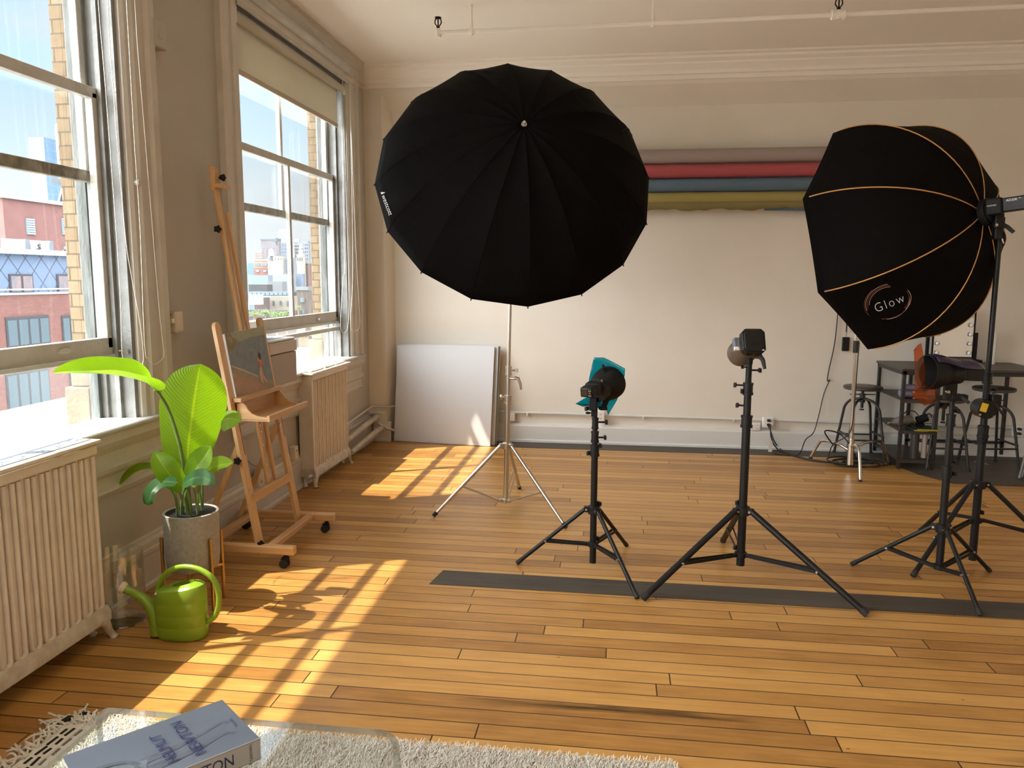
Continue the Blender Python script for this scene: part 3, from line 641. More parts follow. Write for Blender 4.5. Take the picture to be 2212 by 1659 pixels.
m = MB(); m.tube([q+V((.012, -.045, -.06)), V((XL+.012, q.y-.045, 2.3)), V((XL+.012, q.y-.05, 1.42)), V((XL+.02, 3.985, 1.40))], .008, 6); tag(build(m, 'conduit', M['pier_shaded'], smooth=180), 'thin painted conduit running down beside the nearest window casing', 'pipe')
# ================================================================== LIGHT STANDS
def collar(m, p, r, h): m.cyl((p.x, p.y, p.z-h/2), (p.x, p.y, p.z+h/2), r, n=14)
def tripod(name, label, base, feet, bot, hubz, colz, sections, rleg, mt, frac, cat='light stand', group=None, top=None, rod=False, foot_mat='rubber', clampmat='black', knobs=()):
    """base (x, y); feet = three floor points; sections = [(z0, z1, r)]; top = (x, y) of the head of the column when it leans"""
    t = thing(name, (base[0], base[1], 0), label, cat, group)
    topz = sections[-1][1]; tx, ty = top if top else base
    def at_(z): k = z/topz; return V((base[0]+(tx-base[0])*k, base[1]+(ty-base[1])*k, z))
    for i, (z0, z1, r) in enumerate(sections):
        m = MB(); m.cyl(at_(z0), at_(z1), r, n=18); build(m, 'column', M[mt], t, smooth=60)
    for i, (z0, z1, r) in enumerate(sections[:-1]):
        m = MB(); m.cyl(at_(z1-.045), at_(z1+.012), r*1.28, n=16); m.cyl(at_(z1-.048), at_(z1-.036), r*1.45, n=16); m.cyl(at_(z1+.004), at_(z1+.014), r*1.42, n=16); build(m, 'clamp', M[clampmat], t, smooth=50)
    c = at_(hubz); rc = sections[0][2]
    m = MB(); m.cyl(at_(hubz-.025), at_(hubz+.02), rc*1.7, n=18)
    lo = MB(); lo.cyl(at_(colz-.015), at_(colz+.012), rc*1.5, n=18)
    for f in feet:
        d = V((f[0]-base[0], f[1]-base[1], 0)).normalized(); m.beam(c+d*rc, c+d*(rc+.035), .03, .032); lo.beam(at_(colz)+d*rc*.8, at_(colz)+d*(rc+.025), .022, .02)
    build(m, 'hub', M[clampmat], t, bevel=.003); build(lo, 'lower_collar', M[clampmat], t, bevel=.002)
    for f in feet:
        f = V((f[0], f[1], 0)); d = V((f.x-base[0], f.y-base[1], 0)).normalized(); p0 = c+d*(rc+.028); p1 = f+V((0, 0, rleg*.9))
        m = MB(); m.cyl(p0, p1, rleg, n=12); lg = build(m, 'leg', M[mt], t, smooth=60); ORI[lg.name] = ORI[t.name]
        dd = (p1-p0).normalized(); m = MB(); m.cyl(p1-dd*.03, p1+dd*.004, rleg*1.12, n=12); build(m, 'foot_cap', M[foot_mat], lg, smooth=60)
        q = p0.lerp(p1, frac); s = dd.cross(V((0, 0, 1))).normalized()
        for k in (-1, 1):
            m = MB(); a = at_(colz)+d*(rc+.02)+s*k*.010; b = q+s*k*(rleg+.003)
            if rod: m.cyl(a, b, .0045, n=8)
            else: m.beam(a, b, .004, .016)
            build(m, 'brace', M[mt], t, smooth=50)
        m = MB(); m.cyl(q-s*(rleg+.008), q+s*(rleg+.008), .006, n=10); build(m, 'rivet', M['nickel'], t, smooth=50)
        m = MB(); e = c+d*(rc+.022); m.cyl(e-s*.019, e+s*.019, .006, n=10); build(m, 'rivet', M['nickel'], t, smooth=50)
    for z, ang, ln in knobs:
        d = V((math.cos(ang), math.sin(ang), 0)); p = at_(z); s = d.cross(V((0, 0, 1)))
        m = MB(); m.cyl(p, p+d*(ln*.98), .0055, n=8); m.box(p+d*(ln), (.014, .034, .022), M=Matrix((d, s, V((0, 0, 1)))).transposed()); build(m, 'wing_knob', M[clampmat], t, bevel=.003)
    return t, at_
F1 = [(-1.203, 5.013), (-.302, 4.892), (-.716, 5.796)]
st1, a1 = tripod('light_stand', 'tall chromed steel light stand carrying the big black umbrella', (-.745, 5.235), F1, .05, .464, .075,
    [(.055, .80, .0185), (.80, 1.0, .0155), (1.0, 2.16, .0125)], .0125, 'nickel', .58, top=(-.70, 5.22), rod=True, clampmat='nickel', group='tripod light stands')
m = MB(); p = a1(.93); m.cyl(p, p+V((.05, -.01, 0)), .009, n=10); m.tube([p+V((.045, -.01, .005)), p+V((.07, -.012, .0)), p+V((.085, -.012, -.035)), p+V((.09, -.012, -.075))], [.012, .011, .009, .007], 10); build(m, 'clamp_lever', M['nickel'], st1, smooth=60)
m = MB(); p = a1(.985); m.cyl(p, p+V((.045, 0, 0)), .006, n=8); m.box(p+V((.055, 0, 0)), (.02, .01, .022)); build(m, 'wing_knob', M['nickel'], st1, bevel=.002)
m = MB(); p = a1(.80); m.cyl(p, p+V((-.04, -.005, 0)), .006, n=8); m.sphere(p+V((-.045, -.005, 0)), .016, 12, (.7, .7, 1.3)); build(m, 'wing_knob', M['nickel'], st1, smooth=60)

F2 = [(-.53, 4.216), (.128, 3.815), (.083, 4.6)]
st2, a2 = tripod('light_stand', 'black tripod stand holding the small flash with blue gel', (-.107, 4.21), F2, .035, .341, .142,
    [(.035, .69, .0185), (.69, .765, .0155), (.765, .84, .0135), (.84, .975, .0115)], .0115, 'black', .58, group='tripod light stands', knobs=((.83, .1, .06), (.745, .1, .055), (.655, 2.9, .035), (.90, 2.8, .05), (.70, .2, .03), (.37, .6, .035), (.17, .7, .03)))
F3 = [(.158, 3.80), (1.213, 3.759), (.672, 4.76)]
st3, a3 = tripod('light_stand', 'sturdy black tripod stand holding the bare studio strobe', (.674, 4.11), F3, .11, .40, .16,
    [(.10, .89, .0215), (.89, 1.06, .019), (1.06, 1.20, .0155)], .0165, 'black', .60, group='tripod light stands', knobs=((.955, 2.9, .05), (1.06, 2.9, .065), (1.14, .0, .055), (1.03, 3.0, .03), (.435, 2.5, .03), (.19, 2.5, .03)))
F4 = [(1.342, 4.461), (1.753, 3.835), (2.068, 4.464)]
st4, a4 = tripod('light_stand', 'black tripod stand holding the strobe with orange and violet gels', (1.72, 4.25), F4, .09, .307, .095,
    [(.085, .63, .019), (.63, .90, .0165), (.90, 1.0, .012)], .0115, 'black', .55, group='tripod light stands', knobs=((.66, .2, .045), (.60, .2, .04), (.93, .2, .03)))
F5 = [(1.618, 4.319), (1.95, 5.14), (2.55, 4.55)]
st5, a5 = tripod('light_stand', 'tall black boom stand holding the octagonal softbox', (2.035, 4.60), F5, .02, .465, .255,
    [(.02, .78, .021), (.78, 1.08, .018), (1.08, 1.87, .014)], .0135, 'black', .60, group='tripod light stands', knobs=((1.0, .3, .045), (.30, .2, .03)))
# the boom swivel half way up stand 5, with its yellow label
p = a5(.90); m = MB(); m.cyl(p+V((-.01, -.055, -.005)), p+V((-.01, .045, -.005)), .052, n=24); m.box(p+V((.045, 0, .04)), (.05, .06, .07)); sw = build(m, 'swivel', M['black'], st5, bevel=.004); ORI[sw.name] = ORI[st5.name]
m = MB(); m.box(p+V((-.030, -.058, .008)), (.034, .004, .048), M=Matrix.Rotation(.25, 3, 'Y')); build(m, 'warning_label', mat('yellow_sticker', (.75, .50, .04), .5, col2=(.68, .44, .03), nscale=40), sw, smooth=0)
for q in ((-.060, -.02), (.012, -.03)):
    m = MB(); m.cyl(p+V((q[0]+.012, -.05, q[1]-.012)), p+V((q[0]+.012, -.060, q[1]-.012)), .006, n=10); build(m, 'screw', M['nickel'], sw)
m = MB(); m.beam(p+V((.03, -.05, .03)), p+V((.075, -.06, -.04)), .012, .012); build(m, 'clamp_lever', M['black'], sw, bevel=.003)
m = MB(); m.cyl(a5(.80), a5(.70), .027, n=16); m.box(a5(.76)+V((0, -.022, 0)), (.03, .02, .07)); build(m, 'clamp', M['blackm'], st5, bevel=.003)

# ================================================================== UMBRELLA
def soft_black(name, c, c2, rough=.62):
    m, nt, out = newmat(name)
    b = N(nt, 'ShaderNodeBsdfPrincipled'); b.inputs['Roughness'].default_value = rough; b.inputs['Specular IOR Level'].default_value = .06; L(nt, b.outputs[0], out.inputs[0])
    b.inputs['Base Color'].default_value = rgb(c)
    tc = N(nt, 'ShaderNodeTexCoord'); n = N(nt, 'ShaderNodeTexNoise'); n.inputs['Scale'].default_value = 5; n.inputs['Detail'].default_value = 4; n.inputs['Distortion'].default_value = 1.5; L(nt, tc.outputs['Object'], n.inputs['Vector'])
    bp = N(nt, 'ShaderNodeBump'); bp.inputs['Strength'].default_value = .35; bp.inputs['Distance'].default_value = .02; L(nt, n.outputs['Fac'], bp.inputs['Height']); L(nt, bp.outputs[0], b.inputs['Normal'])
    return m
M['nylon'] = soft_black('black_nylon', (.0036, .0030, .0027), None, .8)
M['silver'] = mat('silver_lining', (.7, .7, .7), .35, .8)
def axes(th, ph):
    a = V((math.sin(th)*math.cos(ph), -math.cos(th)*math.cos(ph), math.sin(ph))); u = a.cross(V((0, 0, 1))).normalized(); return a, u, u.cross(a)
uc = V((-.68, 5.179, 2.23)); ua, uu, uv = axes(.236, .475); UR, UD, UP = .90, .57, 1.525
A_ = math.radians(62)
def uprof(t): a = A_*t; return UR*math.sin(a)/math.sin(A_), UD*(math.cos(a)-math.cos(A_))/(1-math.cos(A_))
def upt(k, t, rs=1.0, lift=0.0):
    r, h = uprof(t); i = math.floor(k); fr = k-i
    q = [uc+uu*(r*math.cos(UP+2*PI*j/16))+uv*(r*math.sin(UP+2*PI*j/16)) for j in (i, i+1)]
    base = q[0].lerp(q[1], fr); ctr = uc; base = ctr + (base-ctr)*rs
    return base+ua*(h+lift - .016*math.sin(PI*fr)*math.sin(PI*t)*1.0)
um = thing('photo_umbrella', uc, 'huge black sixteen-panel umbrella turned with its back to us', 'umbrella')
m = MB(); NT = 14; rows = []
for i in range(NT+1):
    t = max(i/NT, .004); rows.append([upt(k/4, t) for k in range(64)])
m.grid(rows, close=True); can_ = build(m, 'canopy', M['nylon'], um, smooth=25, solid=.0015); ORI[can_.name] = ORI[um.name]
for k in range(16):
    m = MB(); m.tube([upt(k, max(i/12, .01), 1.0, .001) for i in range(13)], .0020, 6); build(m, 'seam', M['nylon'], can_, smooth=180)
    m = MB(); m.tube([upt(k, max(i/12, .02), .985, -.012) for i in range(13)], .003, 6); build(m, 'rib', M['blackmet'], um, smooth=180)
    q = upt(k, 1.0); d = (upt(k, 1.0)-upt(k, .96)).normalized(); m = MB(); m.cyl(q-d*.004, q+d*.012, .004, n=8); build(m, 'rib_tip', M['blackm'], um)
m = MB(); m.cyl(uc+ua*(UD-.02), uc+ua*(UD+.022), .011, n=14); m.cyl(uc+ua*(UD), uc+ua*(UD+.006), .017, n=14); m.sphere(uc+ua*(UD+.024), .009, 10); build(m, 'ferrule', M['nickel'], um, smooth=50)
m = MB(); m.cyl(uc+ua*(UD-.02), uc-ua*.30, .005, n=10); build(m, 'shaft', M['nickel'], um, smooth=60)
m = MB(); q = upt(4.0*0+13.2, .985); 
tabp = aty(1352, 281, 5.02); m.tube([tabp+V((-.02, 0, -.003)), tabp+V((.0, -.01, .006)), tabp+V((.022, 0, .002))], [.004, .006, .003], 6); build(m, 'tie_strap', M['blackm'], um)
bvh_u = BVHTree.FromPolygons([tuple(p) for r_ in rows for p in r_], [(j*64+i, j*64+(i+1) % 64, (j+1)*64+(i+1) % 64, (j+1)*64+i) for j in range(NT) for i in range(64)])
M['ink'] = mat('white_print', (.82, .82, .82), .6)
vs, fs = text_px('westcott', 0, 0, 15.5, 0, 1.0, 1.0)
ang = math.atan2(463-418, 843-826); ca, sa = math.cos(ang), math.sin(ang)
def place(vs, cx, cy): return [(cx+x*ca-y*sa, cy+x*sa+y*ca) for x, y in vs]
w_ = max(v[0] for v in vs)-min(v[0] for v in vs); k_ = 46/w_
vs2 = [(x*k_, y*k_*1.05) for x, y in vs]
decal(place(vs2, 836.5, 443), fs, bvh_u, 'brand_print', M['ink'], can_, ml=6)
tri = [(-29, 2.5), (-24, -5), (-24.5, 5.5), (-24.5, 5.5)]
decal(place([(-31, 3), (-27, -6.5), (-25.5, 3)], 836.5, 443), [(0, 1, 2)], bvh_u, 'brand_mark', M['ink'], can_, ml=5)
m = MB(); m.box((-.70, 5.22, 2.165), (.04, .05, .07)); m.cyl((-.70, 5.22, 2.14), (-.655, 5.22, 2.14), .008, n=8); hb0 = build(m, 'umbrella_bracket', M['blackm'], st1, bevel=.004)

# ================================================================== SOFTBOX
sc_ = V((1.364, 4.352, .22))*1.143+V((0, 0, 1.6)); sa_, su, sv = axes(.702, .182); SR, SD, SP = .60*1.143, .499*1.143, 1.086
def sprof(t):  # t 0 at the hub, 1 at the rim
    a = t*PI/2; return .062+(SR-.062)*math.sin(a)**.92, SD*(1-(1-math.cos(a))**.98)
def spt(k, t, out=0.0, pull=.35):
    r, h = sprof(t); r += out; i = math.floor(k); fr = k-i
    q = [sc_+su*(r*math.cos(SP-2*PI*j/8))+sv*(r*math.sin(SP-2*PI*j/8)) for j in (i, i+1)]
    e = sc_+(q[0].lerp(q[1], fr)-sc_)*(1-.03*math.sin(PI*fr)*pull)
    return e+sa_*h
sx = thing('softbox', sc_, 'black octagonal softbox with orange piping seen from behind', 'softbox')
NS = 16; rows = [[spt(k/5, i/NS) for k in range(40)] for i in range(NS+1)]
rows.append([p-sa_*.045 for p in rows[-1]])
m = MB(); m.grid(rows, close=True); shell = build(m, 'shell', M['nylon'], sx, smooth=30, solid=.002); ORI[shell.name] = ORI[sx.name]
M['piping'] = mat('orange_piping', (.55, .26, .055), .5, sheen=.2)
for k in range(8):
    m = MB(); m.tube([spt(k, i/20, .0025) for i in range(21)], .0036, 6); build(m, 'piping', M['piping'], shell, smooth=180)
    m = MB(); m.tube([spt(k, i/12, -.008) for i in range(13)], .003, 6); build(m, 'rod', M['blackmet'], sx, smooth=180)
m = MB(); n8 = [spt(k/5, 1.0, -.004)-sa_*.03 for k in range(40)]; m.add(n8+[sc_-sa_*.035], [(i, (i+1) % 40, 40) for i in range(40)])
M['diffuser'] = mat('white_diffusion_cloth', (.8, .8, .78), .8); build(m, 'front_diffuser', M['diffuser'], sx, smooth=0, solid=.001)
hb = sc_+sa_*SD
m = MB(); m.cyl(hb-sa_*.012, hb+sa_*.035, .072, n=28); m.cyl(hb+sa_*.03, hb+sa_*.05, .06, n=28); build(m, 'speed_ring', M['blackm'], sx, bevel=.003)
bvh_s = BVHTree.FromPolygons([tuple(p) for r_ in rows for p in r_], [(j*40+i, j*40+(i+1) % 40, (j+1)*40+(i+1) % 40, (j+1)*40+i) for j in range(NS+1) for i in range(40)])
# word mark and rings
ang = -.37; vs, fs = text_px('Glow', 0, 0, 30, 0, 1.0, 1.25, -.019); w_ = max(v[0] for v in vs)-min(v[0] for v in vs); k_ = 66/w_; ca, sa = math.cos(ang), math.sin(ang)
decal(place([(x*k_, y*k_*1.08) for x, y in vs], 1921, 655), fs, bvh_s, 'brand_print', M['ink'], shell, ml=8)
M['ring1'] = mat('rust_print', (.20, .055, .03), .6); M['ring2'] = mat('pale_gold_print', (.50, .38, .27), .6)
for (rx, ry, a0, a1_, w2, mt_) in ((50, 37, 3.0, 4.9, 1.0, 'ring2'), (46, 34, 3.1, 5.0, 1.2, 'ring1'), (42, 31, 3.3, 5.05, .9, 'ring2'), (50, 36, .45, 2.1, 1.1, 'ring1'), (46, 37, .1, 1.9, 1.0, 'ring2'), (50, 33, -.35, .9, 1.2, 'ring2'), (46, 30, -.3, .9, 1.0, 'ring1'), (53, 39, 2.7, 4.2, 1.0, 'ring1')):
    v_, f_ = arc_px(1919, 651, rx, ry, a0, a1_, w2, -.30); decal(v_, f_, bvh_s, 'ring_print', M[mt_], shell, ml=14)
# strobe head on the softbox (long rectangular battery flash)
ad = thing('studio_strobe', hb+sa_*.05, 'long black battery flash sticking out behind the softbox', 'strobe')
d1 = V((.78, -.55, .10)).normalized(); q0 = aty(2140, 448, 4.47); b1 = d1.cross(V((0, 0, 1))).normalized(); c1 = b1.cross(d1).normalized(); MR = Matrix((d1, b1, c1)).transposed()
m = MB(); m.box(q0+d1*.02, (.075, .075, .085), M=MR); build(m, 'head', M['blackm'], ad, bevel=.008)
m = MB(); m.box(q0+d1*.155, (.195, .062, .072), M=MR); adb = build(m, 'battery_body', M['black'], ad, bevel=.006); ORI[adb.name] = ORI[ad.name]
fd = -b1 if (-b1).y < 0 else b1; xdir = d1
lettering('AD200', q0+d1*.10+c1*.020+fd*.0315, xdir, c1, .017, 'model_print', M['ink'], adb)
lettering('Pro', q0+d1*.137+c1*.0245+fd*.0315, xdir, c1, .008, 'model_print', M['ink'], adb)
lettering('Godox', q0+d1*.205+c1*.0+fd*.0315, c1, -xdir, .013, 'maker_print', M['ink'], adb)
lettering('WITSTRO', q0+d1*.012+c1*.004+fd*.038, xdir, c1, .010, 'maker_print', M['ink'], adb)
m = MB(); bq = aty(2156, 482, 4.5); m.box(bq, (.05, .05, .06)); m.box(bq+V((0, 0, -.05)), (.04, .045, .07)); m.box(bq+V((0, 0, .035)), (.045, .035, .03)); br = build(m, 'tilt_bracket', M['black'], ad, bevel=.005); ORI[br.name] = ORI[ad.name]
m = MB(); e = aty(2151, 486, 4.46); m.cyl(e+V((0, .01, 0)), e+V((0, -.012, 0)), .0075, n=12); build(m, 'pivot_screw', M['nickel'], br)
m = MB(); m.tube([aty(2163, 483, 4.5), aty(2176, 490, 4.49), aty(2190, 502, 4.48)], [.010, .011, .010], 10); build(m, 'tilt_lever', M['rubber'], br, smooth=60)
m = MB(); m.tube([aty(2158, 506, 4.5), aty(2163, 512, 4.49), aty(2168, 526, 4.49)], [.006, .005, .004], 8); build(m, 'thumb_screw', M['nickel'], br, smooth=60)

# ================================================================== FLASH WITH BLUE GEL
def gel_mat(name, tint, refl=.9):
    return glassy(name, tint=tint, refl=refl, ior=1.5, rough=.15, dirt_or_sheen=.10, dcol=tuple(q*.9 for q in tint), dscale=9)
M['teal'] = gel_mat('teal_gel', (.04, .56, .66)); M['orange'] = gel_mat('orange_gel', (.90, .40, .14)); M['violet'] = gel_mat('violet_gel', (.45, .40, .66))
fl2 = thing('flash_head', a2(.975), 'small black camera flash in a bracket on the blue gel stand', 'flash')
dz = V((.40, .90, .18)).normalized()            # it points away from us, to the right
rc = aty(1309, 832, 4.30)
m = MB(); m.lathe([(.042, -.10), (.048, -.085), (.06, -.06), (.088, -.01), (.094, .03), (.094, .055), (.090, .055), (.084, -.005), (.04, -.07), (.04, -.10)], rc, dz, 32); build(m, 'reflector', M['blackm'], fl2, smooth=50)
bq = aty(1292, 846, 4.19); b1 = dz.cross(V((0, 0, 1))).normalized(); c1 = b1.cross(dz).normalized(); MR = Matrix((b1, dz, c1)).transposed()
m = MB(); m.cyl(bq, bq+dz*.09, .055, .05, n=24); m.cyl(bq-dz*.012, bq, .058, n=24); build(m, 'mount_ring', M['black'], fl2, bevel=.003)
for k in (-.018, 0, .02):
    m = MB(); e = bq+c1*.058+b1*k; m.beam(e-dz*.01, e+dz*.02, .0035, .02); build(m, 'mount_pin', M['nickel'], fl2)
fb = aty(1267, 848, 4.06); m = MB(); m.box(fb+dz*.05, (.068, .115, .052), M=MR); m.box(fb+dz*.09, (.074, .06, .06), M=MR); sf = build(m, 'flash_body', M['black'], fl2, bevel=.006); ORI[sf.name] = ORI[fl2.name]
fo = fb-dz*.0075
m = MB(); m.box(fo-b1*.010+c1*.002, (.034, .003, .032), M=MR); build(m, 'rear_screen', mat('dim_screen', (.03, .025, .018), .15), sf)
for u, v in ((.018, .012), (.027, .012), (.018, -.014), (.027, -.014), (.0225, 0)):
    m = MB(); m.cyl(fo+b1*u+c1*v+dz*.002, fo+b1*u+c1*v-dz*.002, .0035, n=10); build(m, 'button', M['nickel'], sf)
m = MB(); m.box(aty(1281, 872, 4.19), (.042, .05, .07)); m.box(aty(1284, 888, 4.2), (.034, .036, .06)); m.beam(aty(1303, 880, 4.22), aty(1318, 848, 4.26), .018, .03); m.beam(aty(1295, 882, 4.21), aty(1310, 882, 4.23), .03, .02); br = build(m, 'bracket', M['blackm'], fl2, bevel=.004); ORI[br.name] = ORI[fl2.name]
m = MB(); q = aty(1270, 892, 4.19); m.cyl(q, aty(1280, 892, 4.2), .004, n=8); m.sphere(q, .011, 12, (1.3, .8, .7)); build(m, 'thumb_knob', M['blackm'], br, smooth=60)
m = MB(); q = aty(1303, 800, 4.27); m.box(q, (.016, .02, .065)); m.box(aty(1302, 797, 4.255), (.012, .01, .02)); build(m, 'gel_clip', M['blackm'], fl2, bevel=.002)
def sheet(outline, Y, curve, name, material, label, cat, ml=.02):
    """flexible plastic sheet cut to an outline, bowed towards us"""
    pts = [aty(x, y, Y) for x, y in outline]; bm = bmesh.new(); f = bm.faces.new([bm.verts.new(p) for p in pts]); bmesh.ops.triangulate(bm, faces=bm.faces)
    for _ in range(5):
        es = [e for e in bm.edges if e.calc_length() > ml]
        if not es: break
        bmesh.ops.subdivide_edges(bm, edges=es, cuts=1); bmesh.ops.triangulate(bm, faces=bm.faces)
    bm.verts.index_update(); mb = MB(); mb.add([curve(V(v.co)) for v in bm.verts], [tuple(v.index for v in f.verts) for f in bm.faces]); bm.free()
    o = build(mb, name, material, smooth=180, solid=.0004); return tag(o, label, cat, 'lighting gels')
gc = aty(1312, 825, 4.45)
def bow(p):
    d = (p-gc); x = d.x+.25*d.z; return p+V((0, -.9*x*x*3+.010*math.sin(d.z*38+d.x*20)-.10, 0))
sheet([(1284, 768), (1295, 768), (1305, 768), (1320, 775), (1336, 783), (1350, 790), (1349, 805), (1344, 822), (1339, 840), (1333, 858), (1325, 873), (1314, 890), (1311, 880), (1304, 868), (1296, 862), (1286, 868), (1274, 868), (1262, 868), (1247, 860), (1256, 856), (1270, 850), (1273, 835), (1274, 812), (1278, 795), (1281, 780)], 4.45, bow, 'lighting_gel', M['teal'], 'crinkled blue-green gel sheet clipped over the small flash', 'gel')

# ================================================================== BARE STROBE
fl3 = thing('studio_strobe', a3(1.20), 'bare black barrel strobe with octagonal battery back facing us', 'strobe')
bc_ = aty(1629, 736, 4.03); dz = V((-.13, .92, -.36)).normalized(); b1 = dz.cross(V((0, 0, 1))).normalized(); c1 = b1.cross(dz).normalized()
def octa(w, h, ch): return [(-w+ch, -h), (w-ch, -h), (w, -h+ch), (w, h-ch), (w-ch, h), (-w+ch, h), (-w, h-ch), (-w, -h+ch)]
def ex8(m, o, w, h, ch, ln, w2=None): m.prism([o+b1*x+c1*y for x, y in octa(w, h, ch)], dz*ln)
m = MB(); ex8(m, bc_, .058, .064, .018, .05); ex8(m, bc_-dz*.006, .050, .056, .016, .01); bk = build(m, 'battery', M['black'], fl3, bevel=.004); ORI[bk.name] = ORI[fl3.name]
m = MB(); ex8(m, bc_-dz*.009+c1*(-.018), .020, .007, .003, .006); build(m, 'battery_latch', M['blackm'], bk)
m = MB(); m.prism([bc_-dz*.0075+b1*.032+c1*-.052, bc_-dz*.0075+b1*.048+c1*-.052, bc_-dz*.0075+b1*.040+c1*-.046], dz*.002); build(m, 'badge', M['ink'], bk)
M['strobe'] = mat('brown_grey_shell', (.13, .10, .075), .35, .3)
m = MB(); m.lathe([(.060, .05), (.064, .06), (.066, .15), (.070, .155), (.070, .24), (.062, .245), (.058, .20), (.0, .20)], bc_, dz, 36); bd = build(m, 'barrel', M['strobe'], fl3, smooth=45); ORI[bd.name] = ORI[fl3.name]
s_ = -b1 if (-b1).x < 0 else b1
m = MB(); m.box(bc_+dz*.085+s_*.064+c1*.012, (.03, .04, .05), M=Matrix((s_, dz, c1)).transposed()); build(m, 'side_panel', mat('blue_grey_panel', (.10, .13, .17), .4), bd, bevel=.004)
m = MB(); m.box(bc_+dz*.07+s_*.066-c1*.022, (.03, .018, .018), M=Matrix((s_, dz, c1)).transposed()); build(m, 'sticker', M['white'], bd)
p = a3(1.20); m = MB(); m.cyl(p+V((0, 0, -.03)), p+V((0, 0, .06)), .018, n=16); m.box(p+V((.01, 0, .055)), (.06, .04, .035)); br = build(m, 'yoke', M['blackm'], fl3, bevel=.003); ORI[br.name] = ORI[fl3.name]
m = MB(); m.tube([aty(1632, 770, 4.08), aty(1642, 770, 4.07), aty(1648, 778, 4.06), aty(1652, 797, 4.05)], [.011, .014, .011, .008], 10); build(m, 'tilt_lever', M['rubber'], br, smooth=60)
m = MB(); q = aty(1604, 793, 4.08); m.cyl(q, aty(1613, 793, 4.1), .004, n=8); m.box(q, (.014, .014, .016)); build(m, 'thumb_knob', M['blackm'], br, bevel=.003)

# ================================================================== STROBE WITH ORANGE AND VIOLET GELS
fl4 = thing('studio_strobe', a4(1.0), 'black strobe with round reflector behind the orange gel', 'strobe')
dx = V((-.93, -.25, .05)).normalized(); o4 = aty(2012, 805, 4.22); b1 = dx.cross(V((0, 0, 1))).normalized(); c1 = b1.cross(dx).normalized(); MR = Matrix((dx, b1, c1)).transposed()
m = MB(); m.lathe([(.035, -.10), (.055, -.09), (.085, -.02), (.090, .03), (.086, .03), (.078, -.02), (.035, -.08), (.035, -.10)], o4, dx, 32); build(m, 'reflector', M['blackm'], fl4, smooth=50)
m = MB(); m.cyl(o4-dx*.16, o4-dx*.09, .052, .050, n=24); m.box(o4-dx*.215, (.12, .068, .062), M=MR); bd = build(m, 'body', M['black'], fl4, bevel=.006); ORI[bd.name] = ORI[fl4.name]
m = MB(); m.box(o4-dx*.276, (.004, .05, .045), M=MR); build(m, 'rear_panel', M['black'], bd, bevel=.001)
m = MB(); m.box(aty(2052, 845, 4.25), (.055, .045, .09)); m.box(aty(2070, 858, 4.25), (.08, .05, .03)); m.cyl(a4(.98), a4(1.03), .018, n=14); br = build(m, 'tilt_bracket', M['blackm'], fl4, bevel=.005); ORI[br.name] = ORI[fl4.name]
m = MB(); q = aty(2050, 847, 4.21); m.cyl(q, q+V((0, .03, 0)), .008, n=12); build(m, 'pivot_screw', M['nickel'], br)
m = MB(); m.tube([aty(2068, 852, 4.24), aty(2080, 860, 4.23), aty(2094, 871, 4.22)], [.009, .010, .008], 8); build(m, 'tilt_lever', M['rubber'], br, smooth=60)
og = aty(1990, 810, 4.15)
def bow2(p): d = p-og; return p+V((0, .10*math.sin(min(1, max(0, (p.x-og.x+.05)*6)))+ .4*d.z*d.z, 0))
sheet([(1975, 756), (1986, 746), (1996, 742), (2002, 770), (2005, 800), (2004, 832), (1994, 842), (1982, 848), (1979, 850), (1977, 820), (1976, 790)], 4.12, bow2, 'lighting_gel', M['orange'], 'upright orange gel sheet in front of the strobe reflector at the right', 'gel')
def bow3(p): d = p-og; return p+V((0, .05+.7*abs(d.x-.05)**1.4, 0))
sheet([(1978, 850), (1990, 842), (2002, 834), (2030, 836), (2036, 868), (2022, 876), (2006, 879), (1992, 872), (1982, 862)], 4.17, bow3, 'lighting_gel', M['orange'], 'lower orange gel flap curling under the strobe reflector', 'gel')
m = MB(); rws = []
for i in range(9):
    u = i/8; rws.append([])
    for j in range(9):
        v = -1+2*j/8; a = v*1.0
        rws[-1].append(o4+dx*(.02-.27*u)+b1*(.085*math.sin(a)*(1-.15*u))+c1*(.02+.075*math.cos(a)-.03*u)+V((0, 0, .006*math.sin(u*9))))
m.grid(rws); tag(build(m, 'lighting_gel', M['violet'], smooth=180, solid=.0004), 'violet gel sheet curled over the top of the right strobe', 'gel', 'lighting gels')

# ================================================================== CENTURY STAND
cs = thing('century_stand', (1.98, 6.80, 0), 'chrome turtle-base stand behind the softbox by the back wall', 'light stand')
cb0, cb1 = V((1.98, 6.80, .05)), V((1.965, 6.80, 1.55))
def ca_(z): return cb0.lerp(cb1, (z-.05)/1.5)
m = MB(); m.cyl(ca_(.05), ca_(1.0), .0175, n=16); build(m, 'column', M['chrome'], cs, smooth=60)
m = MB(); m.cyl(ca_(1.0), ca_(1.38), .015, n=16); build(m, 'column', M['chrome'], cs, smooth=60)
m = MB(); m.cyl(ca_(1.0), ca_(1.10), .024, n=16); build(m, 'grip_sleeve', M['rubber'], cs, smooth=60)
m = MB(); m.cyl(ca_(1.10), ca_(1.17), .022, n=16); m.cyl(ca_(1.20), ca_(1.235), .024, n=16); m.cyl(ca_(1.22), ca_(1.22)+V((.07, 0, 0)), .009, n=10); build(m, 'clamp', M['chrome'], cs, smooth=50)
m = MB(); m.cyl(ca_(.05), ca_(.27), .027, n=18); m.cyl(ca_(.2)+V((0, 0, 0)), ca_(.2)+V((.09, .0, .02)), .008, n=8); build(m, 'base_sleeve', M['chrome'], cs, smooth=50)
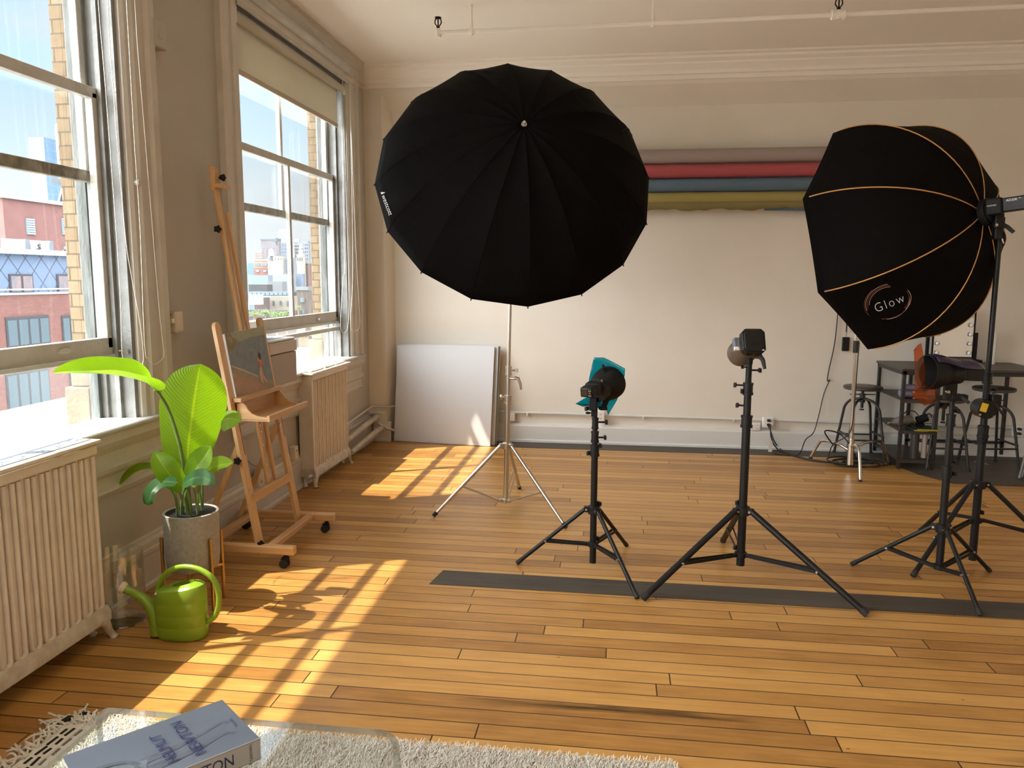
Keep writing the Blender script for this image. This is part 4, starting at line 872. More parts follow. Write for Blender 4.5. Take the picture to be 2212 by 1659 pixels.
for p, h in ((atz(1750, 993), .21), (atz(1858, 1040), .25), (atz(1921, 1004), .23)):
    c = ca_(h-.04); d = V((p.x-c.x, p.y-c.y, 0)); ln = d.length; d.normalize()
    m = MB(); m.tube(bez([c+d*.02, c+d*(ln*.35)+V((0, 0, .035)), c+d*(ln*.68)+V((0, 0, .03)), c+d*(ln*.80)+V((0, 0, -.005)), V((p.x, p.y, .012))], 16), .0125, 10); lg = build(m, 'leg', M['chrome'], cs, smooth=60); ORI[lg.name] = ORI[cs.name]
    m = MB(); q = V((p.x, p.y, .0)); m.cyl(q+d*.004, q-d*.012+V((0, 0, .03)), .0145, n=10); build(m, 'foot_cap', M['rubber'], lg)
# ================================================================== PLANTER
px0, py0 = -2.037, 3.45
def concrete():
    return mat('speckled_concrete', (.43, .41, .36), .85, col2=(.36, .34, .30), nscale=60, bump=.5, bscale=160)
M['concrete'] = concrete()
pot = thing('planter', (px0, py0, 0), 'round grey concrete planter on brass legs holding the broad-leaved plant', 'planter')
m = MB(); m.lathe([(.0, .195), (.110, .195), (.119, .208), (.126, .26), (.128, .475), (.121, .478), (.115, .472), (.111, .40), (0.0, .40)], (px0, py0, 0), n=48); build(m, 'pot', M['concrete'], pot, smooth=40)
m = MB(); m.lathe([(.1105, .405), (.1145, .470), (.118, .4725)], (px0, py0, 0), n=48); build(m, 'liner', M['blackm'], pot, smooth=60)
m = MB(); m.lathe([(0.0, .405), (.1115, .408)], (px0, py0, 0), n=32); build(m, 'soil', mat('dark_soil', (.012, .010, .008), .95, bump=1, bscale=80), pot)
for a in (-2.55, -.42, .75, 2.3):
    d = V((math.cos(a), math.sin(a), 0)); q = V((px0, py0, 0))+d*.137
    m = MB(); m.cyl(q, q+V((0, 0, .36)), .0085, n=12); build(m, 'brass_leg', M['brass'], pot, smooth=60)
m = MB(); m.beam((px0-.11, py0-.08, .186), (px0+.11, py0+.08, .186), .02, .012); m.beam((px0-.09, py0+.10, .186), (px0+.12, py0-.06, .186), .02, .012); build(m, 'cross_bar', M['brass'], pot)
# ------------------------------------------------------------------ plant
def leaf_mat(name, c, c2, trans):
    m, nt, out = newmat(name)
    uv = N(nt, 'ShaderNodeUVMap'); sp = N(nt, 'ShaderNodeSeparateXYZ'); L(nt, uv.outputs[0], sp.inputs[0])
    def mt(op, a, b=None):
        n = N(nt, 'ShaderNodeMath', operation=op)
        for i, q in enumerate((a, b)):
            if q is None: continue
            if isinstance(q, (int, float)): n.inputs[i].default_value = q
            else: L(nt, q, n.inputs[i])
        return n.outputs[0]
    au = mt('ABSOLUTE', mt('SUBTRACT', sp.outputs[0], .5))
    ph = mt('SUBTRACT', mt('MULTIPLY', sp.outputs[1], 210), mt('MULTIPLY', mt('POWER', au, 1.25), 95))
    w_ = mt('ADD', mt('MULTIPLY', mt('SINE', ph), .5), .5)
    rib = N(nt, 'ShaderNodeMapRange'); rib.inputs[1].default_value = .0; rib.inputs[2].default_value = .03; L(nt, au, rib.inputs[0])
    cm = N(nt, 'ShaderNodeMix', data_type='RGBA'); cm.inputs[6].default_value = rgb(c); cm.inputs[7].default_value = rgb(c2); L(nt, w_, cm.inputs[0])
    cm2 = N(nt, 'ShaderNodeMix', data_type='RGBA'); cm2.inputs[6].default_value = (c2[0]*1.7, c2[1]*1.4, c2[2]*1.5, 1); L(nt, rib.outputs[0], cm2.inputs[0]); L(nt, cm.outputs[2], cm2.inputs[7])
    p = N(nt, 'ShaderNodeBsdfPrincipled'); p.inputs['Roughness'].default_value = .32; L(nt, cm2.outputs[2], p.inputs['Base Color'])
    t = N(nt, 'ShaderNodeBsdfTranslucent'); tm = N(nt, 'ShaderNodeMix', data_type='RGBA', blend_type='MULTIPLY'); tm.inputs[0].default_value = 1; L(nt, cm2.outputs[2], tm.inputs[6]); tm.inputs[7].default_value = (*trans, 1); L(nt, tm.outputs[2], t.inputs[0])
    mx = N(nt, 'ShaderNodeMixShader'); mx.inputs[0].default_value = .5; L(nt, p.outputs[0], mx.inputs[1]); L(nt, t.outputs[0], mx.inputs[2]); L(nt, mx.outputs[0], out.inputs[0])
    bp = N(nt, 'ShaderNodeBump'); bp.inputs['Strength'].default_value = .5; bp.inputs['Distance'].default_value = .004; L(nt, w_, bp.inputs['Height']); L(nt, bp.outputs[0], p.inputs['Normal'])
    return m
M['leaf'] = leaf_mat('green_leaf', (.15, .27, .02), (.175, .31, .025), (2.0, 2.0, .35))
M['leafd'] = leaf_mat('dark_leaf', (.045, .13, .045), (.06, .16, .055), (2.0, 2.2, 1.1))
M['stem'] = mat('green_stem', (.16, .24, .07), .45, col2=(.10, .16, .05), nscale=12)
plant = thing('potted_plant', (px0, py0, .41), 'bright green broad-leaved plant with one tall upright leaf growing from the concrete planter', 'plant')
def leaf(mid, hw, nrm, fold, material, tipfrac=.5, wave=0.0, name='leaf', base=.12):
    """mid: midrib points base to tip; hw half width; nrm: side direction hint (normal of the blade); fold: V-fold"""
    pts = bez(mid, 26); n = len(pts); K = 8; rows = []; uvs = []
    for i, p in enumerate(pts):
        s = i/(n-1); t = (pts[min(i+1, n-1)]-pts[max(i-1, 0)]).normalized()
        nn = V(nrm); nn = (nn-t*nn.dot(t)).normalized(); sd = t.cross(nn)
        prof = (min(1, (s/tipfrac))**.55*(1-base)+base*(1 if s > 0 else 0)) if s < tipfrac else max(0, 1-((s-tipfrac)/(1-tipfrac))**2.1)**.72
        w = hw*max(prof, .015)
        r = []
        for k in range(-K, K+1):
            u = k/K; r.append(p+sd*(w*u)+nn*(fold*w*abs(u)**1.3 + wave*math.sin(s*17+u*2)*abs(u)*w))
            uvs.append((.5+u/2, s))
        rows.append(r)
    mb = MB(); mb.grid(rows); o = build(mb, name, material, plant, smooth=180)
    me = o.data; ul = me.uv_layers.new(name='UVMap')
    for lp in me.loops: ul.data[lp.index].uv = uvs[lp.vertex_index]
    return o
def petiole(pts, r0, r1):
    P = bez(pts, 14); m = MB(); m.tube(P, [r0+(r1-r0)*i/(len(P)-1) for i in range(len(P))], 8); build(m, 'petiole', M['stem'], plant, smooth=180)
def PT(x, y, Y): return aty(x, y, Y)
soil = lambda dx, dy: V((px0+dx, py0+dy, .40))
toeye = (EYE-V((px0, py0, 1.0))).normalized()
# the tall upright leaf
petiole([soil(.01, -.01), PT(408, 1060, 3.44), PT(404, 1008, 3.43)], .010, .0065)
leaf([PT(404, 1012, 3.43), PT(407, 960, 3.43), PT(416, 890, 3.42), PT(425, 830, 3.41), PT(433, 786, 3.40)], .150, toeye+V((0, 0, -.10)), -.22, M['leaf'], .52, .02, base=.42)
# the long arching leaf reaching over the sill
petiole([soil(-.02, .0), PT(396, 1000, 3.40), PT(370, 900, 3.34), PT(345, 852, 3.26), PT(334, 842, 3.22)], .009, .006)
leaf([PT(336, 846, 3.22), PT(318, 828, 3.17), PT(280, 816, 3.10), PT(230, 808, 3.02), PT(165, 806, 2.92), PT(113, 806, 2.84)], .075, V((.25, -.35, 1)), .75, M['leaf'], .35, .04, base=.35)
# smaller leaves round the base
def small(pet, mid, hw, nrm, fold, material=None, **k):
    petiole(pet, .006, .004); leaf(mid, hw, nrm, fold, M[material or 'leaf'], **k)
small([soil(-.03, -.02), PT(392, 1080, 3.40), PT(385, 1056, 3.38)], [PT(398, 1054, 3.38), PT(375, 1035, 3.35), PT(352, 1005, 3.33), PT(333, 975, 3.33)], .060, toeye+V((.2, 0, .5)), .18, base=.5)
small([soil(-.05, 0), PT(372, 1045, 3.48), PT(350, 1014, 3.50)], [PT(338, 1010, 3.50), PT(310, 1012, 3.49), PT(284, 1024, 3.47), PT(258, 1047, 3.44)], .034, V((.1, -.45, 1)), .5, base=.5)
small([soil(-.04, -.05), PT(380, 1080, 3.34), PT(368, 1056, 3.32)], [PT(383, 1042, 3.33), PT(352, 1042, 3.30), PT(330, 1058, 3.28), PT(322, 1080, 3.27), PT(323, 1092, 3.27)], .046, V((-.1, -.7, 1)), .15, 'leafd', base=.5, tipfrac=.4)
small([soil(.03, -.04), PT(408, 1075, 3.34), PT(404, 1052, 3.32)], [PT(394, 1048, 3.33), PT(415, 1034, 3.30), PT(440, 1032, 3.28), PT(465, 1046, 3.26)], .044, V((0, -.9, .8)), .12, 'leafd', base=.5)
small([soil(.04, 0), PT(420, 1060, 3.42), PT(410, 1035, 3.40)], [PT(408, 1045, 3.40), PT(425, 1010, 3.38), PT(443, 985, 3.38), PT(456, 964, 3.38)], .062, toeye+V((-.4, 0, .4)), .2, base=.6, tipfrac=.4)
small([soil(.05, .03), PT(432, 1060, 3.48), PT(436, 1022, 3.47)], [PT(438, 1014, 3.47), PT(458, 1010, 3.45), PT(480, 1004, 3.43), PT(503, 1000, 3.42)], .050, V((0, -.75, .75)), .3, base=.6, tipfrac=.35)
small([soil(.03, .05), PT(440, 1000, 3.50), PT(468, 920, 3.52)], [PT(470, 918, 3.52), PT(488, 905, 3.51), PT(506, 905, 3.50), PT(519, 910, 3.49)], .048, V((0, -.8, .4)), -.4, base=.8, tipfrac=.3)
for dx, x, y in ((.02, 400, 1085), (-.03, 392, 1088), (.05, 428, 1070)):
    petiole([soil(dx, -.03), PT(x, y, 3.40), PT(x+6, y-34, 3.40)], .007, .004)

# ================================================================== WATERING CAN
M['canp'] = mat('lime_green_plastic', (.23, .37, .025), .28, spec=.5, coat=.15)
wc = thing('watering_can', (-1.905, 3.12, 0), 'lime green plastic watering can with a pale rose on the floor by the planter', 'watering can')
m = MB(); rows = []; cx_, cy_ = -1.912, 3.12; NR = 40
for z, sx_, sy_ in ((0.0, .098, .060), (.004, .112, .068), (.02, .118, .072), (.057, .120, .073), (.0605, .1188, .0722), (.064, .120, .073), (.108, .121, .073), (.1115, .1197, .0722), (.115, .121, .073), (.158, .120, .072), (.1615, .1188, .0712), (.165, .120, .072), (.20, .119, .071), (.215, .112, .066)):
    tilt = .0; rows.append([V((cx_+sx_*math.copysign(abs(math.cos(a))**.85, math.cos(a)), cy_+sy_*math.sin(a), z*(1+.16*(math.cos(a)*.5+.5)*min(1, z/.2)))) for a in [2*PI*i/NR for i in range(NR)]])
m.grid(rows, close=True)
# top deck with the filling hole
top = rows[-1]; hole = [V((cx_+.02+.052*math.cos(a), cy_+.036*math.sin(a), .250+.012*math.cos(a))) for a in [2*PI*i/NR for i in range(NR)]]; inn = [p+V((0, 0, -.022)) for p in hole]; rim2 = [V((cx_+.02+.060*math.cos(a), cy_+.043*math.sin(a), .246+.012*math.cos(a))) for a in [2*PI*i/NR for i in range(NR)]]
m.grid([top, [t.lerp(h, .5)+V((0, 0, .004)) for t, h in zip(top, rim2)], rim2, hole, inn], close=True); m.add(rows[0], [tuple(range(NR))])
build(m, 'body', M['canp'], wc, smooth=50)
m = MB(); H = [(-2.024, .195), (-2.005, .255), (-1.955, .305), (-1.89, .325), (-1.82, .318), (-1.762, .285), (-1.735, .235), (-1.732, .165), (-1.752, .105), (-1.79, .075)]
m.tube(bez([V((x, cy_, z)) for x, z in H], 40), .0125, 12); build(m, 'handle', M['canp'], wc, smooth=180)
m = MB(); SP_ = [(-2.015, .01, .022), (-2.022, .05, .022), (-2.038, .105, .019), (-2.07, .155, .016), (-2.115, .185, .014), (-2.15, .20, .015), (-2.178, .212, .021)]
bz = bez([V((x, cy_-.01, z)) for x, z, r in SP_], 30); n_ = len(bz); m.tube(bz, [.030*(1-i/(n_-1))**1.2+.012+.009*max(0, (i/(n_-1)-.8)/.2) for i in range(n_)], 14); build(m, 'spout', M['canp'], wc, smooth=180)
d = V((-.90, -.12, .42)).normalized(); q = V((-2.178, cy_-.01, .212)); m = MB(); m.lathe([(.018, -.01), (.027, .0), (.028, .014), (.022, .020), (.02, .018), (.014, .021), (.012, .019), (.006, .022), (0, .022)], q, d, 24); build(m, 'rose', mat('pale_rose_plastic', (.72, .60, .48), .5), wc, smooth=40)
m = MB(); m.box((-1.995, cy_-.046, .214), (.020, .014, .001), M=Matrix.Rotation(.5, 3, 'X')); build(m, 'price_sticker', M['white'], wc)

# ================================================================== GLASS VASE
vx, vy = -2.275, 3.225
m = MB(); m.lathe([(.0, .0), (.10, .0), (.108, .006), (.104, .012), (.03, .016), (.018, .03), (.0, .03)], (vx, vy, 0), n=40)
vz = thing('glass_vase', (vx, vy, 0), 'clear glass cylinder vase on a footed base between radiator and watering can', 'vase')
build(m, 'foot', M['vase'], vz, smooth=50)
m = MB(); m.lathe([(.0, .034), (.05, .036), (.095, .052), (.104, .08), (.105, .335), (.1055, .339), (.102, .339), (.1015, .082), (.092, .056), (.05, .041), (.0, .039)], (vx, vy, 0), n=48); build(m, 'bowl', M['vase'], vz, smooth=50)

# ================================================================== EASEL
ez = thing('easel', (-2.05, 4.29, 0), 'tall light wood studio easel on black casters by the wall', 'easel')
NX = V((.988, 0, .157))
def bar(p0, p1, w, h, name, material='beech', up=(1, 0, 0), bevel=.004):
    m = MB(); m.beam(p0, p1, w, h, up); o = build(m, name, M[material], ez, bevel=bevel); ORI[o.name] = ORI[ez.name]; return o
def post(y, zt, name='side_post'):
    """leaning post with a rounded top, wide face to the room"""
    x0, z0 = -1.966, .06; x1 = x0-(zt-z0)*.163; d = (V((x1, 0, zt))-V((x0, 0, z0))); ln = d.length; d.normalize(); nx = V((d.z, 0, -d.x)); w = .031
    out = [(-w, 0), (w, 0), (w, ln-w)] + [(w*math.cos(a), ln-w+w*math.sin(a)) for a in (.5, 1.0, 1.57, 2.1, 2.6)] + [(-w, ln-w)]
    m = MB(); m.prism([V((x0, y+u, z0))+d*v-nx*.011 for u, v in out], nx*.022); o = build(m, name, M['beech'], ez, bevel=.002, smooth=30); ORI[o.name] = ORI[ez.name]
    for v in (ln*.86, ln*.28):
        m = MB(); q = V((x0, y-.0, z0))+d*v+nx*.011; m.cyl(q, q+nx*.004, .006, n=12); build(m, 'bolt', M['nickel'], o)
    m = MB(); q = V((x0, y+.018, z0))+d*(ln*.52)+nx*.0112; m.beam(q-d*.12, q+d*.12, .005, .001, nx); build(m, 'slot', M['blackm'], o, smooth=0)
    return o
post(4.03, 1.36); post(4.56, 1.36)
def mast(zl, zh, y, w, off, name):
    x = lambda z: -2.000-z*.147+off
    return bar((x(zl), y, zl), (x(zh), y, zh), w, .02, name, up=(1, 0, .126))
mast(.36, 2.235, 4.35, .048, 0, 'mast'); mast(.36, 1.98, 4.305, .022, .022, 'front_slat'); mast(.36, 1.98, 4.395, .022, .022, 'front_slat')
mast(.37, .93, 4.30, .030, .024, 'ratchet_bar')
for i in range(12):
    z = .42+i*.04; m = MB(); x = -2.0-z*.147+.035; m.cyl((x, 4.30, z), (x+.004, 4.30, z), .004, n=8); build(m, 'peg_hole', M['nickel'], ez)
# mast head clamp
x = -2.0-2.13*.147; m = MB(); m.box((x+.03, 4.37, 2.125), (.05, .10, .022)); m.box((x+.0, 4.35, 2.16), (.03, .055, .12)); build(m, 'top_clamp', M['beech'], ez, bevel=.003)
def star(c, d, r, parent=ez):
    c = V(c); d = V(d).normalized(); a, b, _ = frame_of(d)
    m = MB(); pr = []
    for i in range(10): q = r if i % 2 == 0 else r*.68; pr.append(c+a*(q*math.cos(PI*i/5))+b*(q*math.sin(PI*i/5)))
    m.prism(pr, d*.018); m.cyl(c-d*.02, c, r*.35, n=10); o = build(m, 'star_knob', M['blackm'], parent, bevel=.003); return o
star((x+.03, 4.375, 2.175), (1, -.2, 0), .022); star((-2.0-1.86*.147+.01, 4.27, 1.875), (0.2, -1, 0), .024); star((-2.06, 3.985, .60), (.3, -1, 0), .024); star((-1.955, 3.995, .125), (.8, -.5, 0), .024)
# cross members and braces
bar((-2.012, 4.03, .37), (-2.012, 4.56, .37), .055, .022, 'cross_rail', 'beechy', up=(1, 0, 0))
for y in (4.06, 4.53):
    bar((-2.075, y, .70), (-2.345, y, .10), .022, .030, 'rear_brace')
m = MB(); m.cyl((-2.06, 4.53, .70), (-2.052, 4.53, .70), .010, n=12); build(m, 'bolt', M['nickel'], ez)
# base frame on casters
for y in (3.985, 4.605):
    m = MB(); m.bx(-2.37, -1.745, y-.024, y+.024, .078, .126); build(m, 'base_rail', M['beechx'], ez, bevel=.008, seg=3)
bar((-1.90, 3.985, .104), (-1.90, 4.605, .104), .045, .034, 'base_crossbar', 'beechy', up=(0, 0, 1))
bar((-2.28, 3.985, .104), (-2.28, 4.605, .104), .045, .034, 'base_crossbar', 'beechy', up=(0, 0, 1))
for x, y in ((-1.80, 3.985), (-1.80, 4.605), (-2.33, 3.985), (-2.33, 4.605)):
    m = MB(); m.cyl((x, y, .05), (x, y, .08), .012, n=12); m.box((x-.006, y, .047), (.04, .034, .028)); cst = build(m, 'caster', M['blackm'], ez, bevel=.005); ORI[cst.name] = ORI[ez.name]
    for k in (-1, 1):
        m = MB(); m.cyl((x-.010, y+k*.008, .025), (x-.010, y+k*.021, .025), .025, n=20); build(m, 'wheel', M['rubber'], cst, bevel=.003)
# paint tray
def tray():
    y0, y1 = 4.045, 4.545
    m = MB(); m.bx(-2.095, -2.045, y0-.02, y1+.02, .918, .942); build(m, 'canvas_ledge', M['beechy'], ez, bevel=.003)
    out = [(-2.09, .905), (-2.05, .915), (-2.03, .895)] + [(-2.018, .873), (-1.995, .853), (-1.965, .842), (-1.935, .837)] + [(-1.90, .835), (-1.90, .82), (-2.09, .82)]
    for y in (y0, y1-.012):
        m = MB(); m.prism([(a, y, b) for a, b in out], (0, .012, 0)); build(m, 'tray_side', M['beechx'], ez, smooth=0)
    m = MB(); m.bx(-2.09, -1.90, y0, y1, .812, .822); m.bx(-2.09, -2.082, y0, y1, .82, .91); build(m, 'tray_floor', M['beechy'], ez)
    m = MB(); m.bx(-1.905, -1.888, y0-.01, y1+.03, .812, .846); build(m, 'tray_front', M['beechy'], ez, bevel=.002)
    m = MB(); m.cyl((-1.96, 4.19, .812), (-1.96, 4.19, .800), .010, n=12); build(m, 'tray_knob', M['nickel'], ez)
tray()
# ------------------------------------------------------------------ painting resting on the tray
TL, TR, BR_, BL_ = V((-2.135, 4.10, 1.290)), V((-2.125, 4.50, 1.302)), V((-2.060, 4.50, .950)), V((-2.075, 4.10, .945))
TL = aty(485, 722, 4.10); BLp = aty(512, 863, 4.10); TR = aty(568, 708, 4.50); BR_ = aty(593, 831, 4.50)
TR = TL+(TR-TL+BR_-BLp)/2; BR_ = BLp+(TR-TL); eY = TR-TL; eZ = (TL-BLp+TR-BR_)/2; nr = eY.cross(eZ).normalized(); nr = nr if nr.x > 0 else -nr
pt = thing('painting', (TL+TR+BR_+BLp)/4-V((0, 0, .17)), 'small unframed beach painting of a figure in red, standing on the easel', 'painting')
m = MB(); m.prism([BLp, BR_, TR, TL], -nr*.022)
m2 = build(m, 'canvas_edge', mat('white_canvas', (.72, .72, .68), .8), pt, bevel=.001)
def pp(u, v, k): return BLp.lerp(BR_, u).lerp(TL.lerp(TR, u), v)+nr*(.0008+.0004*k)
def patch(poly, col, k, col2, name='paint', sc=24):
    m = MB(); m.add([pp(u, v, k) for u, v in poly], [tuple(range(len(poly)))]); build(m, name, mat('oil_'+name+str(k), tuple(min(.8, q*1.75) for q in col), .55, col2=tuple(min(.8, q*1.75) for q in col2), nscale=sc, bump=.5, bscale=90), pt, smooth=0)
patch([(0, 0), (1, 0), (1, 1), (0, 1)], (.115, .14, .165), 0, (.155, .175, .185), 'sea')
patch([(0, .84), (.3, .84), (.62, .87), (1, .86), (1, 1), (0, 1)], (.20, .215, .15), 1, (.24, .245, .18), 'sky')
patch([(0, .68), (.06, .69), (.16, .76), (.30, .86), (.26, .88), (.17, .93), (.12, 1), (0, 1)], (.22, .18, .105), 2, (.13, .115, .075), 'rocks')
patch([(0, 0), (1, 0), (1, .10), (.80, .16), (.62, .235), (.45, .32), (.25, .41), (.10, .475), (0, .51)], (.235, .185, .12), 3, (.19, .16, .105), 'sand')
patch([(0, 0), (.85, 0), (.55, .16), (.30, .27), (.06, .38), (0, .40)], (.31, .185, .125), 4, (.25, .165, .11), 'pink_sand')
patch([(0, .505), (.10, .465), (.25, .40), (.45, .31), (.62, .225), (.63, .235), (.45, .325), (.25, .42), (.10, .485), (0, .525)], (.42, .40, .34), 5, (.34, .32, .27), 'surf')
patch([(.66, .135), (.655, .28), (.70, .38), (.745, .37), (.75, .24), (.82, .125), (.80, .10), (.73, .20), (.715, .10)], (.42, .26, .20), 6, (.36, .20, .14), 'skirt')
patch([(.700, .37), (.69, .42), (.700, .475), (.755, .475), (.765, .43), (.75, .365)], (.48, .10, .045), 7, (.40, .08, .04), 'dress')
patch([(.70, .455), (.665, .47), (.655, .495), (.695, .545), (.715, .52), (.725, .485), (.77, .47), (.79, .40), (.775, .40), (.755, .455)], (.40, .20, .13), 8, (.34, .17, .11), 'skin')
patch([(.715, .50), (.705, .55), (.725, .60), (.755, .60), (.77, .55), (.76, .505), (.74, .49)], (.012, .010, .010), 9, (.03, .02, .018), 'hair')

# ================================================================== AIR CONDITIONER ON THE SILL
ac = thing('air_conditioner', (-2.34, 4.95, .892), 'boxy white and taupe air conditioner standing on the far window sill', 'air conditioner')
def rr(x0, x1, y0, y1, ch): return [(x0, y0), (x1-ch, y0), (x1, y0+ch), (x1, y1-.02), (x1-.02, y1), (x0, y1)]
m = MB(); m.prism([(x, y, .894) for x, y in rr(-2.50, -2.21, 4.66, 5.20, .10)], (0, 0, .206)); build(m, 'body', mat('taupe_plastic', (.42, .34, .27), .5), ac, bevel=.006)
m = MB(); m.prism([(x, y, 1.105) for x, y in rr(-2.50, -2.205, 4.655, 5.205, .10)], (0, 0, .075)); build(m, 'top_band', mat('light_taupe_plastic', (.60, .52, .44), .45), ac, bevel=.006)
m = MB(); m.prism([(x, y, 1.182) for x, y in rr(-2.50, -2.215, 4.665, 5.195, .10)], (0, 0, .014)); build(m, 'top_cover', M['white'], ac, bevel=.005)
for i in range(6):
    for j in range(3):
        m = MB(); m.bx(-2.42+j*.06, -2.38+j*.06, 4.80+i*.055, 4.84+i*.055, 1.1955, 1.1975); build(m, 'vent_slot', mat('vent_shadow_plastic', (.30, .32, .33), .6) if i+j == 0 else bpy.data.materials['vent_shadow_plastic'], ac, smooth=0)
m = MB(); m.tube(bez([V((-2.28, 4.62, .87)), V((-2.36, 4.60, .7)), V((-2.36, 4.63, .5)), V((-2.385, 4.9, .34)), V((-2.395, 5.43, .31))], 24), .006, 8); build(m, 'power_cord', mat('grey_cable', (.42, .38, .32), .6), ac, smooth=180)

# ================================================================== LEANING WHITE BOARDS
M['foam'] = mat('white_foam_board', (.62, .625, .64), .5); M['foam2'] = mat('silver_board_edge', (.34, .36, .34), .5)
def board(p0, p1, zt, yt0, yt1, thick, label, material, tapes=()):
    """p0, p1 bottom front corners on the floor; leans back to y = yt at the top"""
    p0, p1 = V((*p0, .004)), V((*p1, .004)); T0 = V((p0.x+.022, yt0, zt)); T1 = V((p1.x+.010, yt1, zt-.004))
    n = (p1-p0).cross(T0-p0).normalized(); n = n if n.y < 0 else -n
    t = thing('foam_board', (p0+p1)/2, label, 'board', 'boards leaning on the back wall')
    m = MB(); m.prism([p0, p1, T1, T0], -n*thick); build(m, 'panel', M[material], t, bevel=.001)
    for u, w in tapes:
        m = MB(); a = T0.lerp(T1, u); d = (T1-T0).normalized(); up = (T0-p0).normalized(); m.prism([a+n*.001, a+d*w+n*.001, a+d*w-up*.035+n*.001, a-up*.035+n*.001], n*.0006); build(m, 'tape', mat('clear_tape', (.66, .66, .68), .25) if 'clear_tape' not in bpy.data.materials else bpy.data.materials['clear_tape'], t, smooth=0)
    return t
board((-2.170, 7.395), (-1.185, 7.275), .950, 7.50, 7.485, .012, 'large square white foam board, frontmost of those leaning by the corner', 'foam', ((.0, .02), (.33, .025), (.60, .012), (.86, .012)))
board((-2.130, 7.425), (-1.150, 7.325), .957, 7.518, 7.515, .010, 'pale board edge showing directly behind the front white board', 'foam')
board((-2.110, 7.445), (-1.135, 7.355), .950, 7.536, 7.532, .010, 'dark-edged board, rearmost of those leaning by the corner', 'foam2')
# ================================================================== BACKDROP ROLLS
def roll(z, r, c, label, sheet_=None):
    t = thing('backdrop_roll', (.7, 7.49, z), label, 'backdrop roll', 'paper backdrop rolls on the back wall')
    m = MB(); m.cyl((-.70, 7.49, z), (2.12, 7.49, z), r, n=40); build(m, 'paper', mat(t.name+'_paper', c, .75), t, smooth=60)
    m = MB(); m.cyl((-.73, 7.49, z), (-.70, 7.49, z), r*.55, n=20); m.cyl((2.12, 7.49, z), (2.15, 7.49, z), r*.55, n=20); build(m, 'core', mat(t.name+'_core', (.35, .25, .16), .8), t)
    return t
roll(2.712, .064, (.36, .30, .28), 'taupe grey paper backdrop roll, topmost on the wall')
roll(2.580, .062, (.42, .085, .095), 'crimson paper backdrop roll under the grey one')
roll(2.452, .060, (.10, .16, .22), 'slate blue paper backdrop roll under the crimson one')
ol = roll(2.335, .056, (.33, .27, .085), 'olive yellow paper backdrop roll, lowest on the wall')
m = MB(); n_ = 40; rows = [[], []]
for i in range(n_+1):
    x = -.70+2.82*i/n_; rows[0].append(V((x, 7.445, 2.315))); rows[1].append(V((x, 7.45, 2.228+.008*math.sin(i*.9)+.006*math.sin(i*2.3)+(.012 if i > 30 else 0))))
m.grid(rows); build(m, 'loose_end', mat('olive_paper_dull', (.22, .18, .065), .8), ol, smooth=60, solid=.001)
m = MB(); m.prism([(1.30, 7.478, 2.245), (1.52, 7.478, 2.27), (1.75, 7.478, 2.268), (2.1, 7.478, 2.225), (2.1, 7.478, 2.20), (1.3, 7.478, 2.222)], (0, .001, 0)); tag(build(m, 'paper_scrap', mat('blue_paper', (.10, .17, .23), .8)), 'torn blue paper end showing below the olive roll', 'paper')
for x in (-.76, 2.18):
    t = thing('wall_bracket', (x, 7.55, 2.25), 'dark bracket holding the %s ends of the backdrop rolls' % ('left' if x < 0 else 'right'), 'bracket')
    m = MB(); m.bx(x-.012, x+.012, 7.57, 7.60, 2.25, 2.80); build(m, 'rail', M['blackmet'], t)
    for z in (2.712, 2.580, 2.452, 2.335):
        m = MB(); m.bx(x-.008, x+.008, 7.46, 7.58, z-.045, z-.03); build(m, 'hook', M['blackmet'], t)

# ================================================================== DESK WITH SHELVES
TZ = .855; dk = thing('work_desk', (2.93, 7.2, 0), 'long black metal-framed desk with open shelves at its left end', 'desk')
DX0, DX1, DY0, DY1 = 2.39, 3.52, 6.90, 7.56
m = MB(); m.bx(DX0-.01, DX1+.01, DY0-.012, DY1+.01, TZ-.012, TZ+.008); build(m, 'desk_top', M['darkwood'], dk, bevel=.002)
m = MB(); s = .018
for y in (DY0, DY1-.03): m.bx(DX0, DX1, y, y+.03, TZ-.045, TZ-.012)
for x in (DX0, DX1-.03): m.bx(x, x+.03, DY0, DY1, TZ-.045, TZ-.012)
build(m, 'top_frame', M['blackmet'], dk, bevel=.002)
SX = 2.665
for x, y in ((DX0, DY0), (DX0, DY1-.03), (SX, DY0), (SX, DY1-.03), (DX1-.03, DY0), (DX1-.03, DY1-.03)):
    m = MB(); m.bx(x, x+.028, y, y+.028, .012, TZ-.04); m.cyl((x+.014, y+.014, 0), (x+.014, y+.014, .014), .014, n=12); build(m, 'leg', M['blackmet'], dk, bevel=.002)
for z in (.60, .335, .085):
    m = MB(); m.bx(DX0+.005, SX+.022, DY0+.005, DY1-.005, z-.012, z); m.bx(DX0, SX+.028, DY0, DY0+.02, z-.028, z-.004); m.bx(DX0, SX+.028, DY1-.02, DY1, z-.028, z-.004); build(m, 'shelf', M['darkwood'], dk, bevel=.001)
m = MB(); m.bx(SX, DX1, DY1-.03, DY1-.005, .12, .145); build(m, 'rear_rail', M['blackmet'], dk, bevel=.002)

